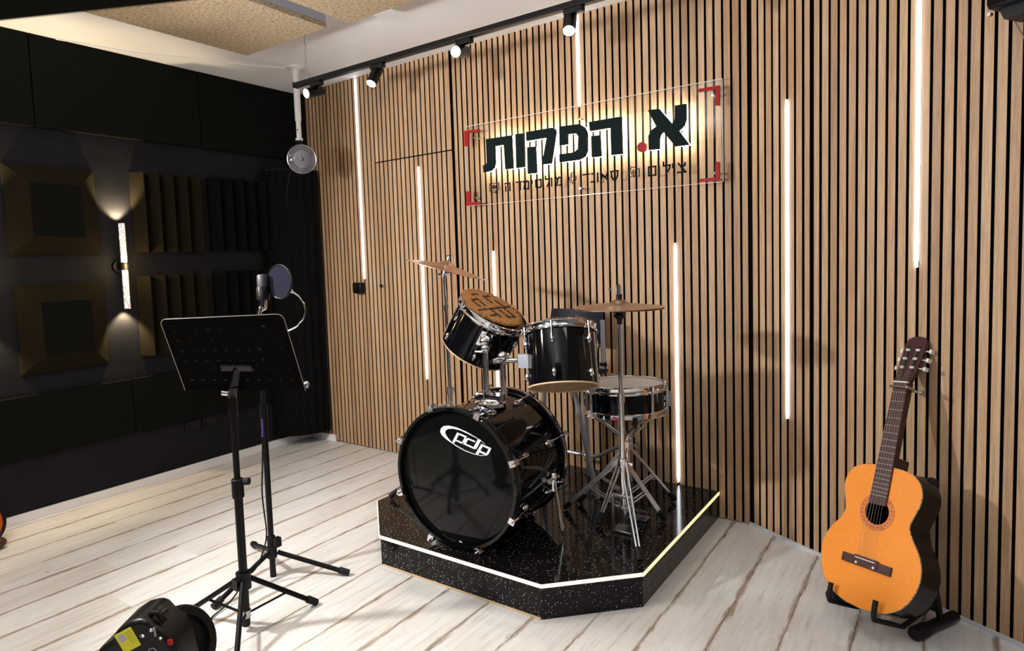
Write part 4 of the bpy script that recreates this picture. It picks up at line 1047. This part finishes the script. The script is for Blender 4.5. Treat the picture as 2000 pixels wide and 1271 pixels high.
# ------------------------------------------------------------------ guitar
GX, GY, GZ = V((.8388, -.5356, .0975)), V((.132, .374, .918)), V((-.5281, -.7572, .3844))
GO = V((2.9773, -.7859, .1076))
def gp3(x, y, z=0): return GO+GX*x+GY*y+GZ*z
gt = thing('acoustic_guitar', 'amber topped classical guitar with dark sides leaning on a black stand', 'guitar', GO)
half = [(0, .0), (.05, .003), (.10, .018), (.145, .052), (.172, .10), (.183, .15), (.178, .195), (.160, .235), (.136, .268), (.121, .297), (.120, .315), (.128, .345), (.138, .375), (.142, .402), (.138, .432), (.122, .460), (.095, .478), (.06, .486), (.03, .488)]
def smooth2(p, n=3):
    out = []
    for i in range(len(p)-1):
        q = [p[max(0, min(len(p)-1, i+j))] for j in (-1, 0, 1, 2)]
        for s in range(n):
            u = s/n; out.append(tuple(.5*((2*q[1][k])+(q[2][k]-q[0][k])*u+(2*q[0][k]-5*q[1][k]+4*q[2][k]-q[3][k])*u*u+(3*q[1][k]-q[0][k]-3*q[2][k]+q[3][k])*u**3) for k in (0, 1)))
    return out+[p[-1]]
hf = smooth2(half); outl = hf+[(-x, y) for x, y in hf[::-1] if x > 1e-4]
n = len(outl)
vs = [gp3(x, y, -.003) for x, y in outl]+[gp3(x, y, -.098-.0) for x, y in outl]
STRG = mat('string_metal', (.30, .27, .24), .4, .8)
GSIDE = mat('black_guitar_gloss', (.002, .002, .002), .2, spec=.25)
obj('sides', MB().add(vs, [(i, n+i, n+(i+1) % n, (i+1) % n) for i in range(n)]), GSIDE, gt)
obj('back', MB().add([gp3(x, y, -.098) for x, y in outl], [tuple(range(n))]), GSIDE, gt)
# soundboard with a real hole
HC = (0, .327); HR = .0435
hole = [(HC[0]+HR*math.cos(2*PI*i/40), HC[1]+HR*math.sin(2*PI*i/40)) for i in range(40)]
bm = bmesh.new()
o1 = [bm.verts.new(gp3(x, y, 0)-GO) for x, y in outl]; o2 = [bm.verts.new(gp3(x, y, 0)-GO) for x, y in hole]
ed = [bm.edges.new((o1[i], o1[(i+1) % n])) for i in range(n)]+[bm.edges.new((o2[i], o2[(i+1) % 40])) for i in range(40)]
bmesh.ops.triangle_fill(bm, edges=ed, use_beauty=True, use_dissolve=False)
bmesh.ops.recalc_face_normals(bm, faces=bm.faces)
me = bpy.data.meshes.new('m'); bm.to_mesh(me); bm.free(); me.materials.append(SPRUCE)
sb = obj('soundboard', me, SPRUCE, gt); s_ = sb.modifiers.new('thickness', 'SOLIDIFY'); s_.thickness = .0025; s_.offset = 0
obj('binding', MB().tube([gp3(x*1.002, y, -.001) for x, y in outl]+[gp3(outl[0][0], outl[0][1], -.001)], .0022, 6), speck('worn_binding', (.05, .03, .015), (.55, .42, .25), 160), gt)
obj('rosette', MB().lathe(gp3(*HC, .0016), GZ, [(HR+.0005, 0), (HR+.0005, .0008), (.064, .0008), (.064, 0)], 48, close=True), ROSETTE, gt)
m = MB()
for i in range(24): 
    an = 2*PI*i/24; m.cyl(gp3(HC[0]+.054*math.cos(an), HC[1]+.054*math.sin(an), .002), gp3(HC[0]+.054*math.cos(an), HC[1]+.054*math.sin(an), .0028), .0022, k=6)
obj('rosette_dots', m, BROWND, gt)
obj('bridge', MB().box(gp3(0, .147, .0055), (.182, .030, .008), (GX, GY, GZ)).box(gp3(0, .150, .0085), (.088, .034, .007), (GX, GY, GZ)), ROSE, gt, bev=.0015)
obj('saddle', MB().box(gp3(0, .158, .0135), (.074, .0028, .006), (GX, GY, GZ)), IVORY, gt)
for x in (-.032, .032): obj('bridge_dot', MB().cyl(gp3(x, .141, .012), gp3(x, .141, .0130), .004), IVORY, gt)
def gpoly(po, z0, z1, mt, nm, lb=None): return obj(nm, MB().prism(po, gp3(0, 0, z0), GX, GY, GZ*(z1-z0)), mt, gt, lb)
gpoly([(-.031, .352), (.031, .352), (.026, .795), (-.026, .795)], .001, .0085, ROSE, 'fretboard')
gpoly([(-.027, .487), (.027, .487), (.0255, .80), (-.0255, .80)], -.02, .001, DKWOOD, 'neck')
obj('neck_heel', MB().prism([(-.02, .45), (.02, .45), (.022, .53), (-.022, .53)], gp3(0, 0, -.085), GX, GY, GZ*.07), DKWOOD, gt, bev=.006)
yn = .795; sc0 = .637
for i in range(1, 19):
    y = yn-sc0*(1-2**(-i/12))
    hw_ = .026+(.795-y)/.443*.005
    if y < .355: break
    obj('fret', MB().box(gp3(0, y, .0092), (2*hw_, .0016, .0014), (GX, GY, GZ)), STEEL, gt)
obj('nut', MB().box(gp3(0, .797, .008), (.052, .005, .011), (GX, GY, GZ)), IVORY, gt)
hd = [(-.0255, .80), (.0255, .80), (.034, .835), (.038, .92), (.039, .955), (.034, .972), (.02, .982), (0, .986), (-.02, .982), (-.034, .972), (-.039, .955), (-.038, .92), (-.034, .835)]
HB = lambda y: -.0-(y-.80)*.20
vs = [gp3(x, y, HB(y)+.002) for x, y in hd]+[gp3(x, y, HB(y)-.016) for x, y in hd]; n2 = len(hd)
hs_ = obj('headstock', MB().add(vs, [tuple(range(n2)), tuple(range(2*n2-1, n2-1, -1))]+[(i, n2+i, n2+(i+1) % n2, (i+1) % n2) for i in range(n2)]), DKWOOD, gt, bev=.0015)
for s in (-1, 1):
    obj('slot', MB().prism([(s*.018-.006, .845), (s*.018+.006, .845), (s*.018+.006, .943), (s*.018-.006, .943)], gp3(0, 0, HB(.895)+.0025)-GZ*0, GX, GY-GZ*.0, GZ*.0006) if False else MB().add([gp3(s*.018+dx, y, HB(y)+.0026) for dx, y in ((-.006, .845), (.006, .845), (.006, .943), (-.006, .943))], [(0, 1, 2, 3)]), RUB, hs_)
    for y in (.858, .893, .928):
        obj('roller', MB().cyl(gp3(s*.012, y, HB(y)+.004), gp3(s*.025, y, HB(y)+.004), .0048, k=10), IVORY, hs_)
        m = MB().cyl(gp3(s*.034, y, HB(y)-.008), gp3(s*.048, y, HB(y)-.014), .0022, k=8).box(gp3(s*.053, y, HB(y)-.018), (.008, .014, .018), (GX, GY, GZ))
        obj('tuning_peg', m, mat('peg_pearl', (.62, .60, .55), .3) if y == .858 and s == -1 else IVORY, hs_)
for i in range(6):
    u = -1+2*i/5
    yk = (.858, .893, .928, .928, .893, .858)[i]; sx_ = -.018 if i < 3 else .018
    obj('string', MB().tube([gp3(u*.029, .158, .0165), gp3(u*.021, .797, .0142), gp3(sx_+.004*u, yk, HB(yk)+.009)], .00035 if i > 2 else .0005, 5), STRG, gt)
cp = thing('capo', 'metal bar capo clamped on the guitar neck below the nut', 'capo', gp3(0, .777, .015))
obj('bar', MB().box(gp3(0, .777, .0195), (.064, .009, .007), (GX, GY, GZ)), mat('aged_brass_bar', (.16, .13, .09), .35, .7), cp, bev=.002)
obj('clamp_arm', MB().box(gp3(.033, .777, .0), (.007, .010, .044), (GX, GY, GZ)).box(gp3(0, .777, -.026), (.066, .010, .006), (GX, GY, GZ)), STEEL, cp)
obj('screw', MB().cyl(gp3(.03, .773, -.02), gp3(.065, .770, -.02), .004).cyl(gp3(.058, .770, -.02), gp3(.066, .770, -.02), .009), STEEL, cp)

# guitar stand
gs = thing('guitar_stand', 'black folding guitar stand on the floor under the guitar', 'guitar stand', (3.07, -.58, 0))
for (ax, ay), (bx, by) in (((2.872, -.572), (2.985, -.40)), ((3.139, -.700), (3.245, -.505))):
    f_ = obj('foot', MB().cyl((ax, ay, .024), (bx, by, .024), .0185, k=16), BLKM, gs)
    d = V((bx-ax, by-ay, 0)).normalized()
    obj('end_cap', MB().lathe((ax, ay, .024), -d, [(.023, -.05), (.0235, .006), (.019, .016), (.002, .018)], 18), RUB, f_)
    m_2 = V((ax, ay, .03)).lerp(V((bx, by, .03)), .62)
    topp = gp3(.02 if ax < 3 else .05, .42, -.125)
    obj('upright', MB().bar(m_2, topp, .03, .012), BLKM, gs)
    side = -1 if ax < 3 else 1
    r0_ = m_2.lerp(topp, .16)
    b0 = gp3(side*.085-.01, -.016, -.12); b1 = gp3(side*.085-.01, -.016, .016); b2 = gp3(side*.085-.012-.0, .045, .026)
    obj('cradle_arm', MB().tube([r0_, b0, b0.lerp(b1, .5), b1]+arc(b1, b1+GZ*.012, b2), .0085, 10), RUB, gs)
obj('crossbar', MB().cyl((2.955, -.448, .06), (3.20, -.575, .06), .008), BLKM, gs)
obj('back_rest', MB().cyl(gp3(-.02, .472, -.118), gp3(.085, .472, -.118), .019, k=16).ball(gp3(.085, .472, -.118), .024).box(gp3(.035, .45, -.125), (.05, .06, .02), (GX, GY, GZ)), RUB, gs)

# ------------------------------------------------------------------ stage light at the lower edge
er = V((.81, .588, 0)).normalized(); ef = V((-.588, .81, 0)).normalized()
sl0 = V((1.442, -2.396, 0))
st = thing('stage_light', 'black plastic stage light with a yellow sticker at the bottom edge', 'stage light', sl0)
def q3(x, z, y=0): return sl0+er*x+ef*y+Z_*z
sil = [(-.130, .10), (-.130, .325), (-.088, .350), (-.078, .376), (-.036, .402), (.000, .410), (.018, .402), (.034, .382), (.062, .362), (.082, .32), (.098, .22), (.100, .10)]
h_ = obj('housing', MB().prism(sil, q3(0, 0, -.062), er, Z_, ef*.125), mat('black_satin_shell', (.005, .0048, .0045), .34, spec=.3), st, bev=.022)
h_.modifiers['bevel'].segments = 4
obj('front_bezel', MB().lathe(q3(.050, .272, .03), (er*.80-ef*.50+Z_*.30), [(.075, -.10), (.105, -.05), (.112, .0), (.106, .014), (.084, .016), (.078, .0), (.001, -.004)], 44), BLK, st)
obj('stand_base', MB().box(q3(-.02, .012, 0), (.26, .22, .022), (er, ef, Z_)).box(q3(-.02, .07, 0), (.12, .12, .11), (er, ef, Z_)), BLKM, st, bev=.006)
hn = obj('tilt_handle', MB().tube([q3(.0, .39, -.03), q3(.014, .414, -.035), q3(.030, .412, -.035), q3(.045, .385, -.03)], .009, 8), BLK, st)
obj('knob', MB().cyl(q3(.035, .405, -.04), q3(.048, .411, -.02), .007), BLK, st)
obj('chrome_lever', MB().ball(q3(.005, .372, -.075), .008, (1.4, .6, .6)).ball(q3(.026, .382, -.068), .005).ball(q3(.05, .360, -.07), .007, (1, .6, .6)).cyl(q3(.03, .385, -.06), q3(.038, .365, -.07), .003), CHROME, st)
obj('red_switch', MB().box(q3(.070, .342, -.06), (.012, .006, .014), (er, ef, Z_)), RED, st)
# yellow label on the left face
la = (er*.85+Z_*.42).normalized(); lb_ = (Z_*.85-er*.42).normalized()
ln_ = -ef
lc = q3(-.041, .354, -.0635)
lab = obj('warning_label', MB().box(lc, (.050, .056, .002), (la, lb_, ln_)), YEL, st, 'yellow warning sticker with grey print')
obj('print_block', MB().box(lc-la*.009+lb_*.012+ln_*.0013, (.018, .020, .0008), (la, lb_, ln_)), GREYP, lab)
m = MB()
for i in range(6): m.box(lc+la*.013+lb_*(.02-i*.0065)+ln_*.0012, (.016, .0016, .0005), (la, lb_, ln_))
obj('print_lines', m, mat('olive_print', (.35, .33, .03), .6), lab)
m = MB().strokes([[(-.012+.011*math.cos(a), .004+.011*math.sin(a)) for a in [i*PI/8 for i in range(17)]], [(-.004, -.010), (.004, -.034)], [(-.018, -.030), (.022, -.044)]], q3(.035, .315, -.0640), er, Z_, .0016, -ef*.0008)
obj('embossed_mark', m, GREYP, st)

# ------------------------------------------------------------------ hand drum at the left edge
ht = thing('hand_drum', 'small orange hand drum with black rim leaning at the left edge by the white baseboard', 'drum', (-.58, -2.21, 0))
hn_ = V((.95, -.1, .25)).normalized(); hc = V((-.645, -2.215, .118))
obj('shell', MB().lathe(hc-hn_*.07, hn_, [(.10, 0), (.116, .03), (.118, .07)], 36), ORANGE, ht)
obj('skin', MB().lathe(hc+hn_*.001+Z_*.022, hn_, [(.084, 0), (.084, .004)], 36), CREAM, ht)
obj('rim', MB().torus(hc, hn_, .115, .008, 40, 8), BLK, ht)
obj('foot_block', MB().ball((-.56, -2.165, .031), .03, (1.1, 1.5, 1)), LEATH, ht, 'brown leather foot')
